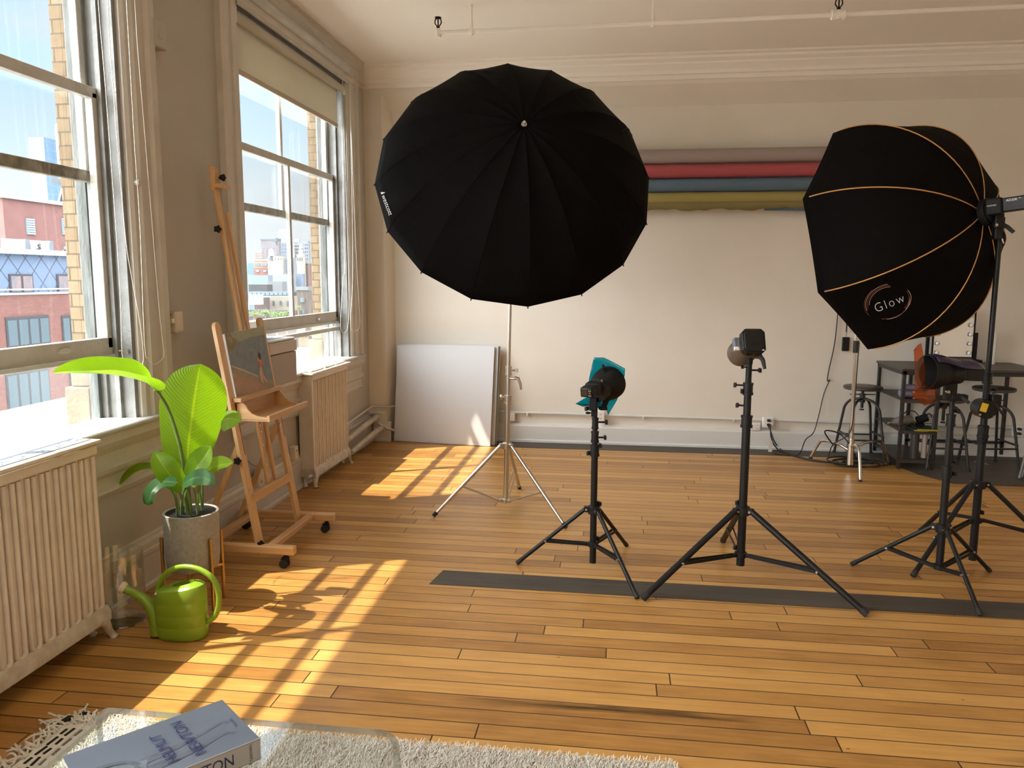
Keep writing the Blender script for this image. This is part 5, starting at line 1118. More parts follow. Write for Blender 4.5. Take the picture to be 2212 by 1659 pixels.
# ================================================================== STOOLS
def stool(loc, seat_z, rz, label):
    t = thing('industrial_stool', loc, label, 'stool', 'round stools around the desk')
    o = V(loc)
    R3 = Matrix.Rotation(rz, 3, 'Z')
    def W(x, y, z): return o+R3 @ V((x, y, z))
    m = MB(); m.lathe([(0, seat_z-.03), (.155, seat_z-.03), (.165, seat_z-.022), (.165, seat_z-.004), (.158, seat_z), (0, seat_z)], o, n=40); build(m, 'seat', M['darkwood'], t, smooth=40)
    m = MB(); m.cyl(W(0, 0, seat_z-.20), W(0, 0, seat_z-.03), .013, n=14); m.cyl(W(0, 0, seat_z-.22), W(0, 0, seat_z-.21), .02, n=14); m.cyl(W(0, 0, seat_z-.037), W(0, 0, seat_z-.03), .055, n=20); build(m, 'screw', M['blackmet'], t)
    m = MB(); m.cyl(W(0, 0, .505), W(0, 0, .565), .024, n=16); m.cyl(W(0, 0, .572), W(0, 0, .583), .035, n=16); m.cyl(W(-.11, 0, .578), W(.11, 0, .578), .005, n=8); build(m, 'hub', M['blackmet'], t)
    for sx_ in (-1, 1):
        for sy_ in (-1, 1):
            k = .7071; pts = [W(.02*sx_*k, .02*sy_*k, .54), W(.10*sx_*k, .10*sy_*k, .52), W(.155*sx_*k, .155*sy_*k, .46), W(.175*sx_*k, .175*sy_*k, .37), W(.215*sx_*k, .215*sy_*k, .13), W(.235*sx_*k, .235*sy_*k, .0)]
            m = MB(); m.tube(bez(pts, 20), .0115, 10); m.cyl(pts[-1], pts[-1]+V((0, 0, .02)), .0145, n=10); build(m, 'leg', M['blackmet'], t, smooth=60)
    c = .208*.7071; z = .185
    cs_ = [(-c, -c), (c, -c), (c, c), (-c, c)]
    for i in range(4):
        m = MB(); m.beam(W(*cs_[i], z+(.03 if i % 2 else 0)), W(*cs_[(i+1) % 4], z+(.03 if i % 2 else 0)), .02, .012); build(m, 'foot_rail', M['blackmet'], t)
    return t
stool((2.205, 7.33, 0), .655, .05, 'round black stool at the left end of the desk, behind the chrome stand')
stool((2.79, 7.05, .005), .60, .0, 'round black stool behind the orange gel, middle of the three')
stool((3.20, 7.10, .005), .69, .12, 'round black stool farthest right, behind the softbox stand')

# ================================================================== THINGS ON AND IN THE DESK
mr = thing('vanity_mirror', (3.0, 7.40, TZ+.008), 'black framed table mirror ringed with small white bulbs', 'mirror')
MX0, MX1, MZ0, MZ1, MY = 2.795, 3.120, .925, 1.325, 7.38
m = MB(); m.bx(2.79, 3.19, 7.33, 7.46, TZ+.008, TZ+.048); build(m, 'stand_base', M['blackm'], mr, bevel=.004)
for x in (2.755, 3.155):
    m = MB(); m.bx(x-.02, x+.005, 7.38, 7.41, TZ+.045, 1.14); build(m, 'side_arm', M['blackm'], mr, bevel=.003)
m = MB(); m.bx(MX0-.012, MX1+.012, MY, MY+.02, MZ0-.012, MZ0); m.bx(MX0-.012, MX1+.012, MY, MY+.02, MZ1, MZ1+.012); m.bx(MX0-.012, MX0, MY, MY+.02, MZ0, MZ1); m.bx(MX1, MX1+.012, MY, MY+.02, MZ0, MZ1); build(m, 'frame', M['blackm'], mr, bevel=.002)
m = MB(); m.bx(MX0, MX1, MY+.006, MY+.012, MZ0, MZ1); build(m, 'mirror_glass', mat('mirror', (.72, .70, .66), .03, 1.0), mr, smooth=0)
M['bulb'] = mat('white_bulb', (.82, .80, .76), .35)
for x in (MX0+.028, MX1-.028):
    for i in range(5): 
        m = MB(); m.sphere((x, MY-.012, MZ0+.035+i*.0825), .018, 14); build(m, 'bulb', M['bulb'], mr, smooth=180)
m = MB(); m.sphere(((MX0+MX1)/2+.05, MY-.012, MZ1-.035), .018, 14); build(m, 'bulb', M['bulb'], mr, smooth=180)
m = MB(); m.lathe([(0, 0), (.031, 0), (.031, .282), (.029, .287), (0, .287)], (3.30, 7.42, TZ+.008), n=24); tag(build(m, 'paper_roll', M['white'], smooth=40), 'tall white cylinder standing on the desk right of the mirror', 'cylinder')
# gel rolls on the top shelf
M['clearroll'] = mat('wrapped_film_roll', (.20, .18, .26), .12, coat=.6)
for i, (y, z, r, c) in enumerate(((7.02, .632, .030, 'clearroll'), (7.09, .632, .030, 'clearroll'), (7.055, .685, .028, 'clearroll'))):
    m = MB(); m.lathe([(.010, 0), (r, 0), (r, .20), (.010, .20)], (2.425+.01*i, y, z), (1, 0, 0), 20)
    tag(build(m, 'film_roll', M[c], smooth=50), ('shiny violet film roll, front of the pile on the upper shelf', 'shiny violet film roll, rear of the pile on the upper shelf', 'shiny violet film roll lying on top of the pile on the upper shelf')[i], 'roll', 'film rolls on the upper shelf')
m = MB(); m.tube(bez([V((2.50, 6.95, .607)), V((2.56, 6.96, .615)), V((2.62, 6.94, .607)), V((2.60, 7.0, .612))], 10), .007, 8); tag(build(m, 'makeup_pencil', mat('pinkish_wood', (.45, .22, .16), .6), smooth=180), 'short pink stick in front of the film rolls', 'pencil')
# hairdryer with its nozzle and brush on the middle shelf
hd = thing('hair_dryer', (2.48, 7.02, .337), 'grey and black hair dryer lying on the middle shelf', 'hair dryer')
m = MB(); m.lathe([(.018, -.10), (.028, -.07), (.040, -.05), (.043, .02), (.040, .07), (.030, .075)], (2.46, 7.02, .40), (.97, .2, .12), 24); build(m, 'barrel', mat('grey_plastic', (.17, .15, .13), .4), hd, smooth=50)
m = MB(); m.tube([(2.50, 7.02, .39), (2.54, 6.99, .35), (2.59, 6.97, .345)], [.020, .017, .014], 10); build(m, 'handle', M['blackm'], hd, smooth=60)
m = MB(); m.cyl((2.372, 7.0, .388), (2.325, 6.99, .382), .016, .010, n=10); build(m, 'nozzle', M['nickel'], hd)
hb_ = thing('hair_brush', (2.62, 7.05, .337), 'round black vent brush with bristles on the middle shelf', 'brush')
m = MB(); m.cyl((2.58, 7.05, .40), (2.66, 7.05, .43), .034, n=16); m.cyl((2.58, 7.05, .36), (2.64, 7.07, .36), .02, n=12); build(m, 'body', M['blackm'], hb_)
for i in range(5):
    z = .38+i*.018; m = MB(); m.tube([(2.64, 7.04, z), (2.70, 7.02, z+.004)], .003, 6); build(m, 'bristle', M['blackm'], hb_)
m = MB(); m.tube(bez([V((2.45, 7.05, .43)), V((2.50, 7.06, .48)), V((2.56, 7.05, .475)), V((2.60, 7.03, .43)), V((2.66, 7.02, .47)), V((2.69, 7.03, .44))], 18), .0045, 6); build(m, 'power_cord', M['cordblk'], hd, smooth=180)
m = MB(); m.bx(2.50, 2.70, 6.88, 7.10, .337, .345); m.bx(2.50, 2.70, 6.88, 7.10, .346, .352); tag(build(m, 'cutting_mat', mat('dark_green_mat', (.018, .04, .035), .6), bevel=.001), 'dark green folder lying on the middle shelf', 'folder')
m = MB(); m.tube(bez([V((2.50, 6.872, .344)), V((2.56, 6.87, .340)), V((2.64, 6.87, .345)), V((2.70, 6.875, .342)), V((2.66, 6.865, .352)), V((2.52, 6.868, .352))], 20), .0045, 6); tag(build(m, 'yellow_cord', mat('yellow_band', (.42, .36, .03), .6), smooth=180), 'yellow band along the front edge of the green folder', 'band')
for x, r, h, c, lb in ((2.545, .036, .24, (.04, .035, .03), 'tall dark ribbed bottle on the lowest shelf'), (2.625, .022, .235, (.42, .34, .27), 'slim beige bottle on the lowest shelf')):
    m = MB(); pr = [(0, 0), (r, 0)]+[(r*(1 if i % 2 else .93), h*(.1+.75*i/12)) for i in range(13)]+[(r*.8, h*.95), (r*.6, h), (0, h)]
    if c[0] > .2: pr = [(0, 0), (r, .004), (r, h*.9), (r*.8, h), (0, h)]
    m.lathe(pr, (x, 6.97, .087), n=20); tag(build(m, 'bottle', mat('bottle_%d' % int(x*1000), c, .4), smooth=40), lb, 'bottle')
# handset hanging on the wall
hs = thing('hanging_handset', (2.10, 7.58, .96), 'small black handset hanging on a strap from the wall', 'handset')
m = MB(); m.bx(2.068, 2.134, 7.565, 7.585, .945, 1.075); build(m, 'case', M['black'], hs, bevel=.008)
m = MB(); m.tube([(2.101, 7.575, 1.075), (2.102, 7.58, 1.12)], .002, 6); m.tube([(2.102, 7.58, 1.12), (2.104, 7.585, 1.55)], .006, 6); build(m, 'strap', M['cordblk'], hs)
m = MB(); m.cyl((2.104, 7.60, 1.55), (2.104, 7.57, 1.55), .006, n=8); build(m, 'wall_pin', M['nickel'], hs)
# cables
def cable(pts, r, label, n=60):
    m = MB(); m.tube(bez(pts, n), r, 7); return tag(build(m, 'power_cable', M['cordblk'], smooth=180), label, 'cable')
Yw = 7.585
cable([V((2.03, Yw, 2.1)), aty(1811, 660, Yw), aty(1803, 740, Yw), aty(1790, 800, Yw), aty(1787, 823, Yw), aty(1792, 821, Yw-.01), aty(1780, 850, 7.57), aty(1768, 900, 7.535), aty(1757, 935, 7.512), aty(1740, 950, 7.47), atz(1728, 979, .02), atz(1712, 984, .008), atz(1690, 982, .008), atz(1672, 980, .008)], .0045, 'thin black cable hanging down the wall and running off along the floor')
q = aty(1660, 916, 7.50)
cable([q, q+V((.01, -.04, -.02)), aty(1666, 945, 7.46), atz(1675, 965, .03), atz(1690, 976, .008), atz(1740, 990, .008), atz(1800, 1000, .008), atz(1840, 1003, .008)], .006, 'black power cable from the wall outlet towards the chrome stand')
cable([q+V((.0, 0, -.02)), q+V((.012, -.045, -.05)), aty(1672, 952, 7.44), atz(1682, 966, .02), atz(1700, 980, .018), atz(1760, 996, .018), atz(1830, 1000, .02)], .006, 'second black power cable lying beside the first by the outlet')
lp = []
for i in range(60):
    a = i*.62; rr_ = .14+.05*math.sin(i*.37); lp.append(V((2.10+rr_*1.25*math.cos(a)+.03*math.sin(i*.21), 6.98+rr_*math.sin(a)*.8, .010+.0035*(i/60)*8+.012*abs(math.sin(i*.5)))))
cable(lp, .006, 'tangle of black cable coiled on the floor around the chrome stand', 180)
cable([aty(1800, 962, 6.9), aty(1782, 935, 6.85), aty(1790, 930, 6.85), aty(1815, 938, 6.85), aty(1835, 960, 6.8), atz(1850, 990, .02)], .006, 'black cable loop standing up beside the chrome stand')
cable([aty(1856, 740, 6.74), aty(1851, 800, 6.72), aty(1845, 880, 6.72), aty(1835, 935, 6.74), aty(1800, 960, 6.82), atz(1790, 985, .02)], .005, 'thin black cable wound down the chrome stand')
m = MB(); m.prism([aty(1663, 952, 7.45), aty(1669, 953, 7.45), aty(1667, 965, 7.44), aty(1668, 975, 7.43), aty(1659, 980, 7.42), aty(1660, 968, 7.44)], (0, .001, 0)); tag(build(m, 'paper_tag', mat('crumpled_paper_tag', (.55, .50, .44), .7)), 'crumpled paper tag hanging on the cable by the outlet', 'tag')
# things at the right edge of the frame, behind the last stand
tr = thing('folded_tripod', (3.33, 6.72, .005), 'folded grey tripod and dark bag at the right edge beyond the stools', 'tripod')
for a, b in (((3.25, 6.66, .012), (3.42, 6.84, .52)), ((3.30, 6.72, .012), (3.43, 6.84, .50)), ((3.34, 6.64, .012), (3.42, 6.83, .50))):
    m = MB(); m.cyl(a, b, .012, n=10); build(m, 'leg', mat('dull_grey_metal', (.20, .19, .18), .4, .5) if 'dull_grey_metal' not in bpy.data.materials else bpy.data.materials['dull_grey_metal'], tr)
m = MB(); m.sphere((3.43, 6.60, .115), .11, 18, (1.0, .8, 1.0)); bg_ = build(m, 'camera_bag', M['blackm'], smooth=180); tag(bg_, 'soft black bag slumped on the dark floor at the right edge', 'bag')
m = MB(); m.prism([(3.16, 7.28, .0055), (3.24, 7.16, .0055), (3.22, 7.28, .0055)], (0, 0, .0005)); tag(build(m, 'paper_scrap', M['white']), 'small white paper scrap on the dark floor under the desk', 'paper')
# ================================================================== THE STREET OUTSIDE
def bmat(name, c, c2=None, sc=.5, rough=.85): return mat(name, c, rough, col2=c2 or tuple(q*.88 for q in c), nscale=sc)
M['winglass'] = mat('dark_window_glass', (.035, .05, .065), .12, spec=.8); M['winpale'] = mat('pale_window_glass', (.065, .09, .105), .2)
M['frame_dk'] = mat('dark_window_frame', (.035, .035, .04), .5)
def hbox(p0, p1, depth, z0=None, axis='x'):
    m = MB()
    if axis == 'x': m.bx(p0.x, p0.x-depth, p0.y, p1.y, z0 if z0 is not None else min(p0.z, p1.z), max(p0.z, p1.z))
    else: m.bx(p0.x, p1.x, p0.y, p0.y+depth, z0 if z0 is not None else min(p0.z, p1.z), max(p0.z, p1.z))
    return m
XS = -40
sl = thing('apartment_building', (XS-4, 46, -26), 'slate-blue and red brick building across the street with diamond cladding', 'building')
def slate_mat():
    m, nt, out = newmat('slate_diamond_cladding')
    b = N(nt, 'ShaderNodeBsdfPrincipled'); b.inputs['Roughness'].default_value = .7; L(nt, b.outputs[0], out.inputs[0])
    tc = N(nt, 'ShaderNodeTexCoord'); sp = N(nt, 'ShaderNodeSeparateXYZ'); L(nt, tc.outputs['Object'], sp.inputs[0])
    def mt(op, a, bb=None):
        n = N(nt, 'ShaderNodeMath', operation=op)
        for i, q in enumerate((a, bb)):
            if q is None: continue
            if isinstance(q, (int, float)): n.inputs[i].default_value = q
            else: L(nt, q, n.inputs[i])
        return n.outputs[0]
    y = mt('DIVIDE', sp.outputs[1], 1.5); z = mt('DIVIDE', sp.outputs[2], 1.7)
    def line(e): f = mt('FRACT', e); return mt('MINIMUM', f, mt('SUBTRACT', 1.0, f))
    d = mt('MINIMUM', line(mt('ADD', y, z)), line(mt('SUBTRACT', y, z)))
    r = N(nt, 'ShaderNodeMapRange'); r.inputs[1].default_value = .02; r.inputs[2].default_value = .045; L(nt, d, r.inputs[0])
    cm = N(nt, 'ShaderNodeMix', data_type='RGBA'); cm.inputs[6].default_value = (.035, .045, .07, 1); cm.inputs[7].default_value = (.095, .13, .195, 1); L(nt, r.outputs[0], cm.inputs[0]); L(nt, cm.outputs[2], b.inputs['Base Color']); return m
M['slate'] = slate_mat()
M['redbrick'] = brickmat('red_brick', (.115, .046, .038), (.14, .06, .05), (.09, .055, .05), .45, .15, .012, 'YZ', bump=0)
zc = 6.3-1.6
def Sx(x, y, X=XS): return atx(x, y, X)
yL, yR = Sx(-60, 600).y-8, Sx(260, 600).y+6
zpar, zrail, zbt, zbb = Sx(80, 551).z, Sx(80, 632).z, Sx(80, 637).z, Sx(80, 681).z
zdk = zpar-.9; m = MB(); m.bx(XS, XS-9, yL, yR, zrail, zdk); m.bx(XS, XS-.4, yL, yR, zdk, zpar); build(m, 'slate_storey', M['slate'], sl, smooth=0)
m = MB(); m.bx(XS+.5, XS-.6, yL, yR, zpar, zpar+.35); m.bx(XS+.35, XS, yL, yR, zrail-.12, zrail+.03); build(m, 'cornice', bmat('zinc_cornice', (.24, .265, .28)), sl)
m = MB(); m.bx(XS+.25, XS-9, yL, yR, -26, zrail); build(m, 'brick_wall', M['redbrick'], sl, smooth=0)
m = MB(); m.cyl((XS+.7, yL, zrail+.25), (XS+.7, yR, zrail+.25), .05, n=6); build(m, 'handrail', mat('pale_rail', (.45, .5, .55), .5), sl)
def bwin(par, a, b, X, n=2, glass='winglass'):
    y0, y1, z0, z1 = a.y, b.y, b.z, a.z
    m = MB(); m.bx(X+.02, X+.10, y0, y1, z0, z1); f = build(m, 'window_frame', M['frame_dk'], par, smooth=0); ORI[f.name] = ORI[par.name]
    for i in range(n):
        w = (y1-y0)/n; m = MB(); m.bx(X+.10, X+.13, y0+w*i+w*.12, y0+w*(i+1)-w*.10, z0+(z1-z0)*.06, z1-(z1-z0)*.10); build(m, 'pane', M[glass], f, smooth=0)
M['reflglass'] = mat('painted_brick_reflection', (.20, .13, .12), .3, col2=(.10, .11, .13), nscale=3)  # reflection of brick painted into the glass colour
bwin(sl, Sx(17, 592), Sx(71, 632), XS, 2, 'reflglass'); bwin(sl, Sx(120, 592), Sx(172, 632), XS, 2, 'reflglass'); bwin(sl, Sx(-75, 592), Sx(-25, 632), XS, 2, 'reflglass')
bwin(sl, Sx(-100, 686), Sx(-12, 742), XS+.25, 3, 'winpale'); bwin(sl, Sx(2, 686), Sx(100, 742), XS+.25, 4, 'winpale'); bwin(sl, Sx(124, 682), Sx(176, 735), XS+.25, 3, 'winpale'); bwin(sl, Sx(190, 682), Sx(250, 735), XS+.25, 3, 'winpale')
bwin(sl, Sx(2, 803), Sx(102, 885), XS+.25, 4, 'winpale'); bwin(sl, Sx(140, 785), Sx(176, 880), XS+.25, 2, 'winpale')
m = MB(); m.bx(XS+.26, XS+.40, Sx(8, 890).y, Sx(105, 890).y, Sx(60, 920).z, Sx(60, 878).z); build(m, 'spandrel', mat('dark_green_spandrel', (.04, .05, .04), .7, col2=(.065, .07, .06), nscale=1), sl)
# roof terrace: hoardings, planting, a person
zr = zdk; XT = XS-3.0
for (xa, xb, nm) in ((6, 58, 'white roof-terrace hoarding, left of the two'), (67, 110, 'white roof-terrace hoarding behind the standing person')):
    t = thing('roof_screen', (XT, Sx((xa+xb)/2, 540, XT).y, zr), nm, 'screen', 'terrace hoardings')
    m = MB(); m.bx(XT, XT-.1, Sx(xa, 530, XT).y, Sx(xb-3, 530, XT).y, zr, Sx(30, 516, XT).z); build(m, 'panel', mat('hoarding_white_%d' % xa, (.24, .255, .26), .6), t)
    m = MB(); m.bx(XT+.05, XT-1.6, Sx(xb-3, 530, XT).y, Sx(xb+4, 530, XT).y, zr, Sx(30, 515, XT).z); build(m, 'side_post', mat('hoarding_grey_%d' % xa, (.13, .15, .17), .6), t)
def bush(c, r, name, material, label, cat='shrub', group=None, n=70, kind=None):
    m = MB(); c = V(c)
    for i in range(n):
        p = c+V((random.gauss(0, r[0]*.45), random.gauss(0, r[1]*.45), abs(random.gauss(0, r[2]*.5))))
        q = random.uniform(.12, .3)*min(r); m.sphere(p, q, 6, (1, 1, .7))
    return tag(build(m, name, material, smooth=0), label, cat, group)
M['russet'] = mat('russet_leaves', (.26, .17, .12), .9, col2=(.14, .13, .08), nscale=2)
bush((XT+1.6, Sx(42, 540, XT).y, zr), (.3, 1.3, 1.35), 'roof_shrub', M['russet'], 'reddish shrubs on the roof terrace before the left hoarding', 'shrub', 'terrace planting')
bush((XT+1.6, Sx(140, 545, XT).y, zr), (.3, 1.7, 1.2), 'roof_shrub', M['russet'], 'reddish shrubs on the roof terrace right of the person', 'shrub', 'terrace planting')
# person on the terrace, a skinned figure
def person(loc):
    me = bpy.data.meshes.new('person'); J = [(0, 0, .95), (0, 0, 1.15), (0, 0, 1.42), (0, 0, 1.52), (0, 0, 1.66), (0, 0, 1.74),
        (0, .19, 1.40), (.10, .26, 1.12), (.25, .16, 1.20), (0, -.19, 1.40), (.10, -.26, 1.12), (.25, -.14, 1.22),
        (0, .10, .90), (.02, .11, .48), (0, .12, .06), (.12, .12, .03), (0, -.10, .90), (.02, -.11, .48), (0, -.12, .06), (.12, -.12, .03)]
    E_ = [(0, 1), (1, 2), (2, 3), (3, 4), (4, 5), (2, 6), (6, 7), (7, 8), (2, 9), (9, 10), (10, 11), (0, 12), (12, 13), (13, 14), (14, 15), (0, 16), (16, 17), (17, 18), (18, 19)]
    Rr = [.16, .15, .16, .06, .10, .07, .08, .055, .04, .08, .055, .04, .09, .065, .045, .04, .09, .065, .045, .04]
    me.from_pydata(J, E_, []); o = bpy.data.objects.new('person', me); COL.objects.link(o); o.location = loc
    md = o.modifiers.new('skin', 'SKIN'); 
    if not me.skin_vertices: 
        bm = bmesh.new(); bm.from_mesh(me); bm.verts.layers.skin.verify(); bm.to_mesh(me); bm.free()
    for i, sv in enumerate(me.skin_vertices[0].data): sv.radius = (Rr[i], Rr[i]); sv.use_root = (i == 0)
    sb = o.modifiers.new('smooth', 'SUBSURF'); sb.levels = sb.render_levels = 1
    me.materials.append(mat('dark_jacket', (.025, .03, .038), .8)); ORI[o.name] = V(loc); return o
pe = person(V((XT+1.0, Sx(85, 540, XT+1).y, zr))); tag(pe, 'person in a dark jacket standing on the roof terrace', 'person')
m = MB(); q = pe.location+V((.01, 0, 1.66)); m.sphere(q+V((0, 0, .05)), .115, 12, (1, 1, .9)); build(m, 'hair', mat('dark_hair', (.03, .025, .02), .8), pe); m = MB(); m.sphere(q+V((.06, 0, -.02)), .075, 12); build(m, 'face', mat('skin_tone', (.20, .12, .09), .6), pe)
# red brick building behind
XR_ = -58
rb = thing('brick_building', (XR_-5, Sx(80, 480, XR_).y, -26), 'red brick building with two louvred openings behind the slate one', 'building')
y0, y1 = Sx(9, 480, XR_).y, Sx(330, 480, XR_).y; zt = Sx(80, 437, XR_).z
m = MB(); m.bx(XR_, XR_-12, y0, y1, -26, zt); build(m, 'brick_wall', mat('pinkish_red_brick', (.15, .073, .065), .9, col2=(.13, .062, .056), nscale=.6), rb, smooth=0)
m = MB(); m.bx(XR_+.3, XR_-12.3, y0-.3, y1, zt, zt+.35); build(m, 'coping', bmat('pale_coping', (.32, .33, .33)), rb)
for a, b in (((54, 471), (75, 508)), ((131, 471), (147, 508)), ((136, 532), (150, 540))):
    A, B = Sx(*a, XR_), Sx(*b, XR_); m = MB(); m.bx(XR_+.02, XR_+.12, A.y, B.y, B.z, A.z); lv = build(m, 'louvre', mat('slate_louvre', (.13, .17, .19), .6) if 'slate_louvre' not in bpy.data.materials else bpy.data.materials['slate_louvre'], rb); ORI[lv.name] = ORI[rb.name]
    m = MB()
    for i in range(7): z = B.z+(A.z-B.z)*(i+.5)/7; m.bx(XR_+.12, XR_+.2, A.y+.1, B.y-.1, z-.03*(A.z-B.z), z+.04*(A.z-B.z))
    build(m, 'slats', mat('pale_louvre_slats', (.34, .39, .40), .6) if 'pale_louvre_slats' not in bpy.data.materials else bpy.data.materials['pale_louvre_slats'], lv, smooth=0)
# glass towers and water tank
gt = brickmat('blue_curtain_wall', (.07, .12, .18), (.085, .135, .20), (.11, .15, .205), 2.2, 3.0, .12, 'YZ', .4, 0, 0)
m = MB(); A, B = Sx(94, 296, -200), Sx(190, 290, -200); m.bx(-200, -206, A.y, B.y, -26, A.z); tag(build(m, 'glass_tower', gt, smooth=0), 'tall blue glass tower rising behind the red brick building', 'skyscraper')
m = MB(); A, B = Sx(-60, 455, -160), Sx(11, 455, -160); m.bx(-160, -166, A.y, B.y, -26, A.z); tag(build(m, 'glass_tower', gt, smooth=0), 'lower grey-blue glass block at the left edge of the view', 'skyscraper')
XW = -72
wt = thing('water_tank', Sx(150, 435, XW), 'rooftop water tank on dark steel legs above the red brick building', 'water tank')
A, B, C_ = Sx(131, 268, XW), Sx(170, 268, XW), Sx(150, 388, XW); cy = (A.y+B.y)/2; r_ = (B.y-A.y)/2
m = MB(); m.lathe([(0, 0), (r_, 0), (r_, A.z-C_.z), (r_*.3, A.z-C_.z+r_*.6), (0, A.z-C_.z+r_*.7)], (XW, cy, C_.z), n=24); build(m, 'barrel', bmat('weathered_staves', (.34, .37, .37)), wt, smooth=40)
dk_ = mat('dark_steel', (.03, .035, .045), .6)
for dy in (-1.25, -.2, .9):
    m = MB(); b0 = V((XW, cy+r_*dy, Sx(150, 436, XW).z)); m.beam(b0+V((0, -1.2 if dy < -1 else 0, -1)), V((XW, cy+r_*(dy*.75), C_.z)), .35, .35); build(m, 'steel_leg', dk_, wt)
m = MB(); z = C_.z; m.bx(XW-r_, XW+r_, cy-r_*1.15, cy+r_*1.15, z-.5, z); build(m, 'platform', dk_, wt)
for i in range(3):
    z = C_.z-1.2-1.3*i; m = MB(); m.beam((XW, cy-r_*.9, z), (XW, cy+r_*.9, z+(.9 if i % 2 else -.9)), .2, .2); build(m, 'cross_brace', dk_, wt)
# ---- the distant blocks seen through the far window
KD = 4.0; ALB = .36
def q2(x, y): return x/5.183+520, y/5.183+440
def block(name, label, Y, a, b, c, z0=None, wins=None, cat='building', wcol='winglass', roof=None, depth=None):
    Y *= KD; A = aty(*q2(*a), Y); B = aty(*q2(*b), Y); w = abs(B.x-A.x)
    t = thing(name, ((A.x+B.x)/2, Y, -26), label, cat)
    m = MB(); m.bx(A.x, B.x, Y, Y+(depth or min(w*.8, 3.8)), -26 if z0 is None else z0, A.z); build(m, 'wall', mat(t.name+'_wall', tuple(q*ALB for q in c), .9, col2=tuple(q*.86*ALB for q in c), nscale=.15), t, smooth=0)
    if roof: m = MB(); m.bx(A.x-w*.02, B.x+w*.02, Y-.3, Y+min(w*.8, 3.8), A.z-.4, A.z+.5); build(m, 'cornice', mat(t.name+'_cornice', tuple(q*ALB for q in roof), .8), t, smooth=0)
    if wins:
        nx, rows_, fx, fy, ta, tb = wins      # columns, rows, fill x, fill y, top and bottom fraction of a..b used
        zt, zb = A.z+(B.z-A.z)*ta, A.z+(B.z-A.z)*tb; cw, chh = (B.x-A.x)/nx, (zt-zb)/rows_
        for i in range(nx):
            for j in range(rows_):
                m = MB(); xx = A.x+cw*(i+.5); zz = zb+chh*(j+.5); m.bx(xx-cw*fx/2, xx+cw*fx/2, Y-.3, Y-.02, zz-chh*fy/2, zz+chh*fy/2); build(m, 'window', M[wcol], t, smooth=0)
    return t
H = lambda c, k: tuple(c[i]*(1-k)+(.55, .66, .75)[i]*k for i in range(3))      # mixes pale distance haze into a wall colour
block('office_block', 'low bright blue block on the far skyline', 160, (70, 665), (140, 790), (.16, .30, .52), wins=(3, 6, .6, .4, 0, 1), wcol='winpale')
block('tower_block', 'stepped white tower, tallest on the far skyline', 140, (420, 345), (560, 640), (.46, .50, .54), wins=(5, 6, .5, .5, 0, 1))
block('tower_block', 'narrow upper storeys of the white skyline tower', 138.5, (427, 288), (530, 420), (.52, .55, .57), wins=(4, 3, .45, .4, .1, .95))
block('tower_block', 'dark brown brick tower left of the white skyline tower', 120, (225, 402), (430, 640), (.23, .22, .25), roof=(.12, .16, .21), wins=(5, 5, .25, .3, .35, 1))
block('tower_block', 'blue-grey tower between the brown and white towers', 130, (395, 432), (560, 640), (.19, .24, .31), wins=(6, 5, .4, .45, 0, 1))
block('tower_block', 'pale tower with a gabled top right of the window bar', 132, (600, 390), (660, 640), (.38, .41, .42), wins=(3, 6, .4, .4, .1, 1))
block('tower_block', 'grey block behind the right-hand water tank', 128, (662, 415), (760, 640), (.24, .28, .33), wins=(4, 5, .3, .35, .1, 1))
block('tower_block', 'tan stepped block at the left of the skyline group', 110, (155, 528), (240, 640), (.34, .29, .26), wins=(3, 3, .4, .3, .1, .9))
block('rooftop_house', 'cream rooftop storey above the wide tan building', 97.5, (300, 590), (470, 645), (.50, .45, .35), wins=(5, 1, .3, .5, .1, .9))
block('loft_building', 'wide tan building with a row of big dark windows', 100, (143, 632), (478, 722), (.42, .34, .28), roof=(.38, .32, .27), wins=(4, 1, .72, .45, .2, .95))
block('brick_rowhouse', 'red brick storeys below the wide tan building', 99, (148, 716), (480, 800), (.30, .13, .11), wins=(4, 1, .45, .5, .15, .75), wcol='winpale')
block('loft_building', 'grey-green ribbed building just left of the window bar', 96, (480, 600), (600, 790), (.27, .30, .33), wins=(7, 1, .3, .9, 0, 1))
block('loft_building', 'brick building with white-framed windows right of the window bar', 75, (625, 660), (760, 945), (.22, .13, .12), wins=(3, 5, .3, .35, .05, .95), wcol='winpale', roof=(.30, .30, .30))
block('rooftop_house', 'small white penthouse with a red door right of the window bar', 74, (625, 568), (700, 662), (.48, .45, .36), wins=(3, 1, .3, .6, .2, .9))
block('warehouse', 'plain light blue-grey box building in the middle distance', 70, (312, 797), (560, 960), (.30, .38, .47))
block('warehouse', 'slate blue box building right of the window bar', 71, (618, 785), (700, 945), (.17, .23, .32))
block('warehouse', 'stepped grey house in front of the blue-grey box', 64, (300, 872), (470, 1000), (.20, .22, .24))
block('warehouse', 'dark low roof structure with equipment at the left', 60, (88, 905), (300, 978), (.05, .06, .065))
block('warehouse', 'pale blue roofs behind the dark roof structure', 66, (78, 800), (310, 910), (.22, .29, .36))
block('terrace_house', 'long blue glass-railed terrace above the cream house', 50, (88, 985), (570, 1035), (.18, .26, .32), wins=(10, 1, .8, .5, 0, 1), wcol='winpale')
block('terrace_house', 'narrow white-blue house left of the cream house', 48, (232, 1035), (330, 1140), (.38, .43, .50))
block('terrace_house', 'cream house with tall narrow windows behind the trees', 47, (328, 1035), (570, 1180), (.36, .33, .27), wins=(3, 1, .22, .5, .2, .9))
block('brick_rowhouse', 'low brown brick house at the bottom left of the view', 46, (150, 1050), (282, 1165), (.14, .10, .095))
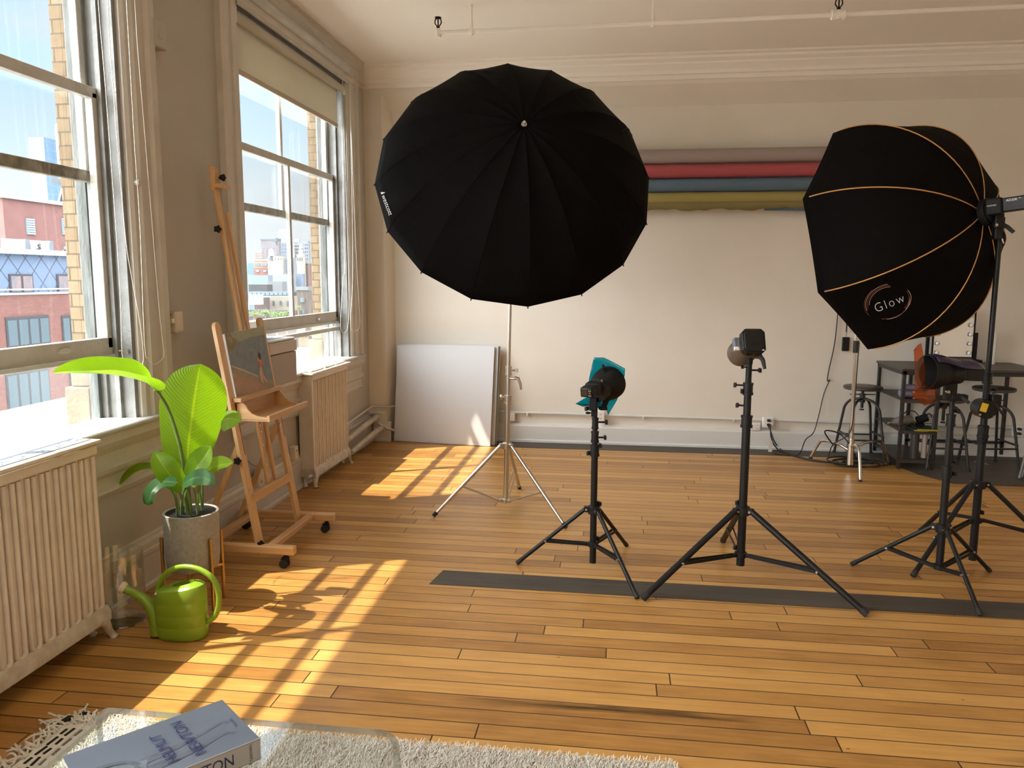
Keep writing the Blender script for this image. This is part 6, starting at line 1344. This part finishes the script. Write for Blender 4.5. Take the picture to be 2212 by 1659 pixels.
sk_ = block('skylight', 'tilted white rooftop skylight at the bottom left of the view', 45, (95, 1018), (215, 1128), (.62, .64, .64), z0=aty(*q2(95, 1130), 45*KD).z, cat='skylight', depth=2)
block('corniced_building', 'dark corniced townhouse right of the window bar', 50, (625, 952), (765, 1290), (.17, .14, .12), roof=(.22, .25, .24), wins=(1, 2, .36, .40, .18, .95), wcol='winpale')
block('corniced_building', 'dark lower storeys behind the tree tops', 44, (60, 1190), (620, 1300), (.10, .085, .08), wins=(4, 1, .4, .4, .2, .9))
for x, y, Y, r0, lb in ((400, 400, 118, 20, 'small dark rooftop water tank beside the brown tower'), (678, 472, 90, 22, 'grey conical-roofed water tank on the right of the skyline'), (672, 535, 85, 22, 'white domed rooftop tank right of the window bar'), (342, 540, 95, 30, 'white pyramid-roofed rooftop hut left of the window bar')):
    Y *= KD; c = aty(*q2(x, y), Y); r = (aty(*q2(x+r0, y), Y)-c).length; t = thing('rooftop_tank', c-V((0, 0, r*1.4)), lb, 'water tank', 'rooftop tanks on the skyline')
    col_ = (.04, .048, .055) if Y > 450 else ((.12, .13, .13) if x == 678 else (.22, .22, .21))
    m = MB(); m.lathe([(0, -r*1.4), (r, -r*1.4), (r, r*.5), (r*.5, r*1.0), (0, r*1.3)], c, n=4 if x == 342 else 16); build(m, 'tank', mat('tank_%d' % x, col_, .8), t, smooth=40)
    m = MB(); m.cyl(c-V((0, 0, r*3.2)), c-V((0, 0, r*1.4)), r*.5, n=6); build(m, 'support', dk_, t)
M['treeleaf'] = mat('sunlit_foliage', (.10, .15, .05), .9, col2=(.06, .10, .03), nscale=.6)
for ti, (x, y, wd, lb) in enumerate(((150, 1200, 60, 'pale green tree top at the bottom left of the far view'), (275, 1190, 70, 'bright green tree top in the middle of the far view'), (400, 1215, 80, 'round green tree top before the cream house'), (510, 1200, 70, 'yellow-green tree top left of the window bar'), (645, 1130, 34, 'green tree beside the corniced townhouse'))):
    Y = (33+ti*2.1)*KD; c = aty(*q2(x, y+30), Y); r = (aty(*q2(x+wd, y), Y)-aty(*q2(x, y), Y)).length
    t = thing('street_tree', (c.x, c.y, -26), lb, 'tree', 'street trees below the far window')
    m = MB()
    for i in range(120): m.sphere(c+V((random.gauss(0, r*.38), random.gauss(0, r*.38), random.gauss(0, r*.22))), r*random.uniform(.07, .16), 6, (1, 1, .7))
    build(m, 'crown', M['treeleaf'], t, smooth=0); m = MB(); m.cyl((c.x, c.y, -26), c, .3, .2, 8); build(m, 'trunk', mat('bark', (.09, .07, .05), .9) if 'bark' not in bpy.data.materials else bpy.data.materials['bark'], t)
m = MB(); m.bx(-900, -3.7, -300, 900, -27, -26); st_ = struct(build(m, 'street_ground', mat('sunlit_street', (.45, .44, .42), .9), smooth=0))
# carved stone volute outside at the foot of the far window
m = MB(); c = aty(658, 717, 7.0); m.cyl(c+V((-.06, 0, 0)), c+V((.03, 0, 0)), .055, n=28); m.box(c+V((-.0, .05, -.09)), (.10, .14, .10)); struct(build(m, 'trim_9', M['limestone'], bevel=.006))
# ================================================================== RUG
rgx0, rgx1, rgy0, rgy1 = -1.92, .22, .9, 2.42
rug = thing('shag_rug', (-.85, 1.65, 0), 'cream shaggy wool rug with a fringed black-striped end, under the clear table', 'rug')
M['wool'] = mat('cream_wool', (.80, .76, .68), .95, col2=(.70, .66, .57), nscale=30, sheen=.3); M['woolblk'] = mat('black_wool', (.02, .018, .016), .95)
m = MB(); m.bx(rgx0, rgx1, rgy0, rgy1, .0, .008); build(m, 'backing', M['wool'], rug, smooth=0)
def tufts(n, x0, x1, y0, y1, ln, wd, seed):
    rnd = random.Random(seed); m = MB()
    for _ in range(n):
        x = rnd.uniform(x0, x1); y = rnd.uniform(y0, y1); a = rnd.uniform(0, 2*PI); l = ln*rnd.uniform(.7, 1.25); lean = rnd.uniform(.3, 1.0)
        d = V((math.cos(a), math.sin(a), 0)); s = V((-d.y, d.x, 0))*wd*rnd.uniform(.7, 1.2); b = V((x, y, .006)); 
        p = [b, b+d*(l*lean*.25)+V((0, 0, l*.5)), b+d*(l*lean*.62)+V((0, 0, l*(.8-lean*.15))), b+d*(l*lean*1.0)+V((0, 0, l*(.85-lean*.45)))]
        m.add([p[0]-s, p[0]+s, p[1]-s, p[1]+s, p[2]-s*.8, p[2]+s*.8, p[3]-s*.25, p[3]+s*.25], [(0, 1, 3, 2), (2, 3, 5, 4), (4, 5, 7, 6)])
    return m
m = tufts(36000, rgx0+.11, rgx1, 2.05, rgy1+.012, .034, .0014, 3); m2_ = tufts(14000, rgx0+.11, rgx1, rgy0, 2.05, .036, .0028, 4); o_ = len(m.v); m.v += m2_.v; m.f += [tuple(i+o_ for i in f) for f in m2_.f]
pile = build(m, 'pile', M['wool'], rug, smooth=0); pile['kind'] = 'stuff'
m = MB(); m.bx(rgx0-.01, rgx0+.125, rgy0, rgy1, .008, .016); build(m, 'woven_end', M['wool'], rug, bevel=.003)
rnd = random.Random(9)
for x in (rgx0+.02, rgx0-.012+.058, rgx0+.075):
    for k in range(26):
        y = rgy0+.02+k*.0565; m = MB(); m.box((x+rnd.uniform(-.003, .003)+(rgy1-y)*-.0, y, .0175), (.009, rnd.uniform(.03, .05), .004), rz=rnd.uniform(-.12, .12)); build(m, 'black_stitch', M['woolblk'], rug, bevel=.001) if y > 1.9 else None
for (x, y) in ((rgx0-.005, 2.395), (rgx0+.03, 2.425)):
    m = MB(); m.tube([(x-.03, y-.02, .016), (x, y, .030), (x+.02, y+.025, .012)], [.006, .010, .006], 8); build(m, 'black_band', M['woolblk'], rug, smooth=60)
m = MB()
for k in range(230):
    y = rnd.uniform(rgy0, rgy1+.01); l = rnd.uniform(.05, .12); a = PI+rnd.uniform(-.9, .9)
    if k % 4 == 0: a = rnd.uniform(PI*.5, PI*.9); y = rgy1-rnd.uniform(0, .04); x = rnd.uniform(rgx0, rgx0+.14); l *= .6
    else: x = rgx0
    p = V((x, y, .014)); pts = [p]
    for j in range(4): a += rnd.uniform(-.5, .5); p = p+V((math.cos(a), math.sin(a), 0))*l/4; pts.append(V((p.x, p.y, max(.006, .018+rnd.uniform(-.010, .016)))))
    m.tube(bez(pts, 8), .0042, 5)
fr_ = build(m, 'fringe', M['wool'], rug, smooth=180); fr_['kind'] = 'stuff'

# ================================================================== CLEAR TABLE
TBZ = .42; tb = thing('coffee_table', (-.99, 1.55, .012), 'clear acrylic waterfall coffee table in the foreground with a book on it', 'table')
tx0, tx1, ty0, ty1, th, rad = -1.415, -.545, 1.20, 1.862, .018, .05
def wf(off):
    r = rad-off; z1 = TBZ-off; xa, xb = tx0+off, tx1-off
    o = [(xa, .012)] + [(tx0+rad-r*math.cos(a), TBZ-rad+r*math.sin(a)) for a in [PI/2*i/8 for i in range(9)]] + [(tx1-rad+r*math.sin(a), TBZ-rad+r*math.cos(a)) for a in [PI/2*i/8 for i in range(9)]] + [(xb, .012)]
    return o
A_o, B_i = wf(0), wf(th); n_ = len(A_o)
m = MB(); m.grid([[V((x, ty0, z)) for x, z in A_o], [V((x, ty1, z)) for x, z in A_o]]); m.grid([[V((x, ty0, z)) for x, z in B_i], [V((x, ty1, z)) for x, z in B_i]])
build(m, 'sheet', M['acrylic'], tb, smooth=40)
for y in (ty0, ty1):
    m = MB(); m.grid([[V((x, y, z)) for x, z in A_o], [V((x, y, z)) for x, z in B_i]]); build(m, 'polished_edge', M['acryledge'], tb, smooth=0)
for x in ((tx0, tx0+th), (tx1-th, tx1)):
    m = MB(); m.add([(x[0], ty0, .012), (x[1], ty0, .012), (x[1], ty1, .012), (x[0], ty1, .012)], [(0, 1, 2, 3)]); build(m, 'foot_edge', M['acryledge'], tb, smooth=0)

# ================================================================== BOOK
BT = .476
A, B, D = atz(480, 1511, BT), atz(562, 1595, BT), atz(141, 1645, BT); A, B, D = [V((p.x, p.y, 0)) for p in (A, B, D)]
ex_ = (B-A).normalized(); ey_ = (A-D); ey_ = (ey_-ex_*ey_.dot(ex_)).normalized(); BW, BL = (B-A).length, (A-D).dot(ey_)
O = A-ey_*BL      # corner D
def bk(u, v, z): p = O+ex_*u+ey_*v; return V((p.x, p.y, z))
bko = thing('photo_book', bk(BW/2, BL/2, TBZ+.001), 'thick silver-grey art book lying on the clear table', 'book')
M['cover'] = mat('grey_blue_cover', (.125, .15, .20), .42, col2=(.17, .195, .25), nscale=2.2); M['navyink'] = mat('navy_ink', (.02, .025, .13), .5); M['spine'] = mat('silver_spine', (.46, .45, .43), .45)
m = MB(); m.prism([bk(u, v, TBZ+.002) for u, v in ((0.004, .004), (BW-.006, .004), (BW-.006, BL-.004), (.004, BL-.004))], (0, 0, BT-TBZ-.006)); build(m, 'pages', mat('page_block', (.62, .60, .55), .8), bko, smooth=0)
for z in (TBZ+.001, BT-.003):
    m = MB(); m.prism([bk(u, v, z) for u, v in ((0, 0), (BW, 0), (BW, BL), (0, BL))], (0, 0, .003)); build(m, 'cover', M['cover'], bko, bevel=.001)
m = MB(); m.prism([bk(u, v, TBZ+.001) for u, v in ((BW-.004, 0), (BW, 0), (BW, BL), (BW-.004, BL))], (0, 0, BT-TBZ-.001)); build(m, 'spine', M['spine'], bko, bevel=.001)
e3 = V((ex_.x, ex_.y, 0)); f3 = V((ey_.x, ey_.y, 0))
# title reads with its top towards the window end of the book
lettering('HELMUT', bk(BW*.545, BL*.50, BT+.0030), -e3, -f3, .038, 'title_print', M['navyink'], bko)
lettering('NEWTON', bk(BW*.515, BL*.655, BT+.0030), -e3, -f3, .040, 'title_print', M['navyink'], bko)
lettering('TASCHEN', bk(BW*.54, BL*.945, BT+.0004), -e3, -f3, .011, 'publisher_print', M['navyink'], bko)
lettering('HELMUT NEWTON', bk(BW+.0004, BL*.44, (BT+TBZ)/2), f3, V((0, 0, 1)), .040, 'spine_print', M['navyink'], bko, widthscale=.86)
lettering('TASCHEN', bk(BW+.0004, BL*.935, (BT+TBZ)/2), V((0, 0, 1)), -f3, .010, 'publisher_print', M['navyink'], bko)
# the cover picture: plain soft grey shapes standing in for the photograph
LZ = [0]
def shape(pts, w, col, name):
    LZ[0] += 1
    """flat printed band on the cover; pts (u, v) as fractions, w half widths"""
    P = bez([V((u*BW, v*BL, 0)) for u, v in pts], 24); n = len(P); vs = []
    for i, p in enumerate(P):
        t = (P[min(i+1, n-1)]-P[max(i-1, 0)]).normalized(); s = V((-t.y, t.x, 0)); k = i/(n-1)*(len(w)-1); j = min(int(k), len(w)-2); ww = w[j]+(w[j+1]-w[j])*(k-j)
        for q in (-1, 1): c = p+s*ww*q; vs.append(bk(c.x, c.y, BT+.0005+.00025*LZ[0]))
    m = MB(); m.add(vs, [(2*i, 2*i+1, 2*i+3, 2*i+2) for i in range(n-1)]); return build(m, name, mat('print_'+name+str(len(bpy.data.materials)), col, .45, col2=tuple(q*.75 for q in col), nscale=40), bko, smooth=0)
G1, G2 = (.13, .15, .19), (.20, .235, .29)
shape([(.63, .35), (.60, .52), (.53, .72), (.46, .88), (.50, .915)], [.013, .012, .0075, .004, .004, .006], G1, 'cover_band')
shape([(.80, .33), (.78, .50), (.76, .66), (.70, .78), (.68, .87), (.74, .90)], [.016, .012, .007, .006, .004, .006], G1, 'cover_band')
shape([(.66, .02), (.64, .14), (.66, .25), (.72, .36)], [.022, .030, .022, .026], G2, 'cover_shape')
shape([(.48, .03), (.46, .16), (.52, .27), (.66, .33)], [.006, .0075, .006, .008], G1, 'cover_band')
shape([(.84, .02), (.86, .15), (.76, .24), (.68, .32)], [.006, .0075, .006, .008], G1, 'cover_band')
shape([(.60, -.0+.01), (.61, .05)], [.014, .012], (.045, .05, .06), 'cover_shape')
# ================================================================== LIGHT
w = bpy.data.worlds.new('sky'); S.world = w; w.use_nodes = True; nt = w.node_tree; nt.nodes.clear()
out = nt.nodes.new('ShaderNodeOutputWorld'); bg = nt.nodes.new('ShaderNodeBackground'); L(nt, bg.outputs[0], out.inputs[0])
tc = N(nt, 'ShaderNodeTexCoord'); sp = N(nt, 'ShaderNodeSeparateXYZ'); L(nt, tc.outputs['Generated'], sp.inputs[0])
r = N(nt, 'ShaderNodeValToRGB'); e = r.color_ramp.elements
e[0].position = 0.0; e[0].color = (1.12, 1.24, 1.28, 1); e[1].position = 1.0; e[1].color = (3.2, 3.9, 4.6, 1)
for p_, c_ in ((.10, (1.0, 1.18, 1.28)), (.22, (.68, 1.0, 1.18)), (.34, (.44, .80, 1.04)), (.45, (.45, .8, 1.1)), (.6, (2.6, 3.2, 3.9))):
    k = e.new(p_); k.color = (*c_, 1)
L(nt, sp.outputs[2], r.inputs[0])
mp = N(nt, 'ShaderNodeMapping'); mp.inputs['Scale'].default_value = (1.6, 1.6, 5.0); L(nt, tc.outputs['Generated'], mp.inputs[0])
n = N(nt, 'ShaderNodeTexNoise'); n.inputs['Scale'].default_value = 1.7; n.inputs['Detail'].default_value = 7; n.inputs['Roughness'].default_value = .55; L(nt, mp.outputs[0], n.inputs['Vector'])
cr = N(nt, 'ShaderNodeMapRange'); cr.inputs[1].default_value = .50; cr.inputs[2].default_value = .72; cr.inputs[3].default_value = 0; cr.inputs[4].default_value = .8; L(nt, n.outputs['Fac'], cr.inputs[0])
mx = N(nt, 'ShaderNodeMix', data_type='RGBA'); L(nt, cr.outputs[0], mx.inputs[0]); L(nt, r.outputs[0], mx.inputs[6]); mx.inputs[7].default_value = (.92, .96, 1.0, 1); 
# out-of-view sky on the sun's side, boosted to light the room
gl = N(nt, 'ShaderNodeMapRange', interpolation_type='SMOOTHSTEP'); gl.inputs[1].default_value = .50; gl.inputs[2].default_value = -.35; gl.inputs[3].default_value = 0; gl.inputs[4].default_value = 1; L(nt, sp.outputs[1], gl.inputs[0])
gz = N(nt, 'ShaderNodeMapRange'); gz.inputs[1].default_value = -.02; gz.inputs[2].default_value = .05; L(nt, sp.outputs[2], gz.inputs[0])
gm = N(nt, 'ShaderNodeMath', operation='MULTIPLY'); L(nt, gl.outputs[0], gm.inputs[0]); L(nt, gz.outputs[0], gm.inputs[1])
ga = N(nt, 'ShaderNodeMix', data_type='RGBA'); L(nt, gm.outputs[0], ga.inputs[0]); L(nt, mx.outputs[2], ga.inputs[6]); ga.inputs[7].default_value = (GLOW*.96, GLOW, GLOW*1.02, 1); L(nt, ga.outputs[2], bg.inputs[0])
bg.inputs[1].default_value = SKY

sd = bpy.data.lights.new('sun', 'SUN'); sd.energy = SUN; sd.angle = math.radians(.6); sd.color = (1, .94, .82)
so = bpy.data.objects.new('sun', sd); COL.objects.link(so); so.rotation_euler = V((.492, .222, -1)).to_track_quat('-Z', 'Y').to_euler()
so.location = (-8, 0, 12)
def area(name, loc, d, sx, sy, energy, color, portal=False):
    a = bpy.data.lights.new(name, 'AREA'); a.shape = 'RECTANGLE'; a.size = sx; a.size_y = sy; a.energy = energy; a.color = color
    if portal: a.cycles.is_portal = True
    o = bpy.data.objects.new(name, a); COL.objects.link(o); o.location = loc; o.rotation_euler = V(d).to_track_quat('-Z', 'Y').to_euler(); return o
for y0, y1 in OPEN:
    area('window_portal', (-2.68, (y0+y1)/2, 2.05), (1, 0, 0), 2.4, 2.0, 1, (1, 1, 1), True)
# added fill lamps behind the camera, tilted up to brighten ceiling and walls
area('fill_behind_camera', (-2.25, 0.0, 1.9), (1, .20, .75), 1.8, 1.9, FILL, (1, .95, .88))
area('fill_behind_camera', (-2.25, -2.9, 1.9), (1, .35, .75), 1.8, 1.9, FILL, (1, .95, .88))
vs = S.view_settings; vs.view_transform = 'Standard'; vs.look = 'None'; vs.exposure = EXPO; vs.gamma = 1.0; vs.use_curve_mapping = False
S.cycles.adaptive_threshold = .025; S.cycles.diffuse_bounces = 5; S.cycles.transparent_max_bounces = 24; S.cycles.max_bounces = 14; S.cycles.sample_clamp_indirect = 6
S.cycles.caustics_reflective = False; S.cycles.caustics_refractive = False
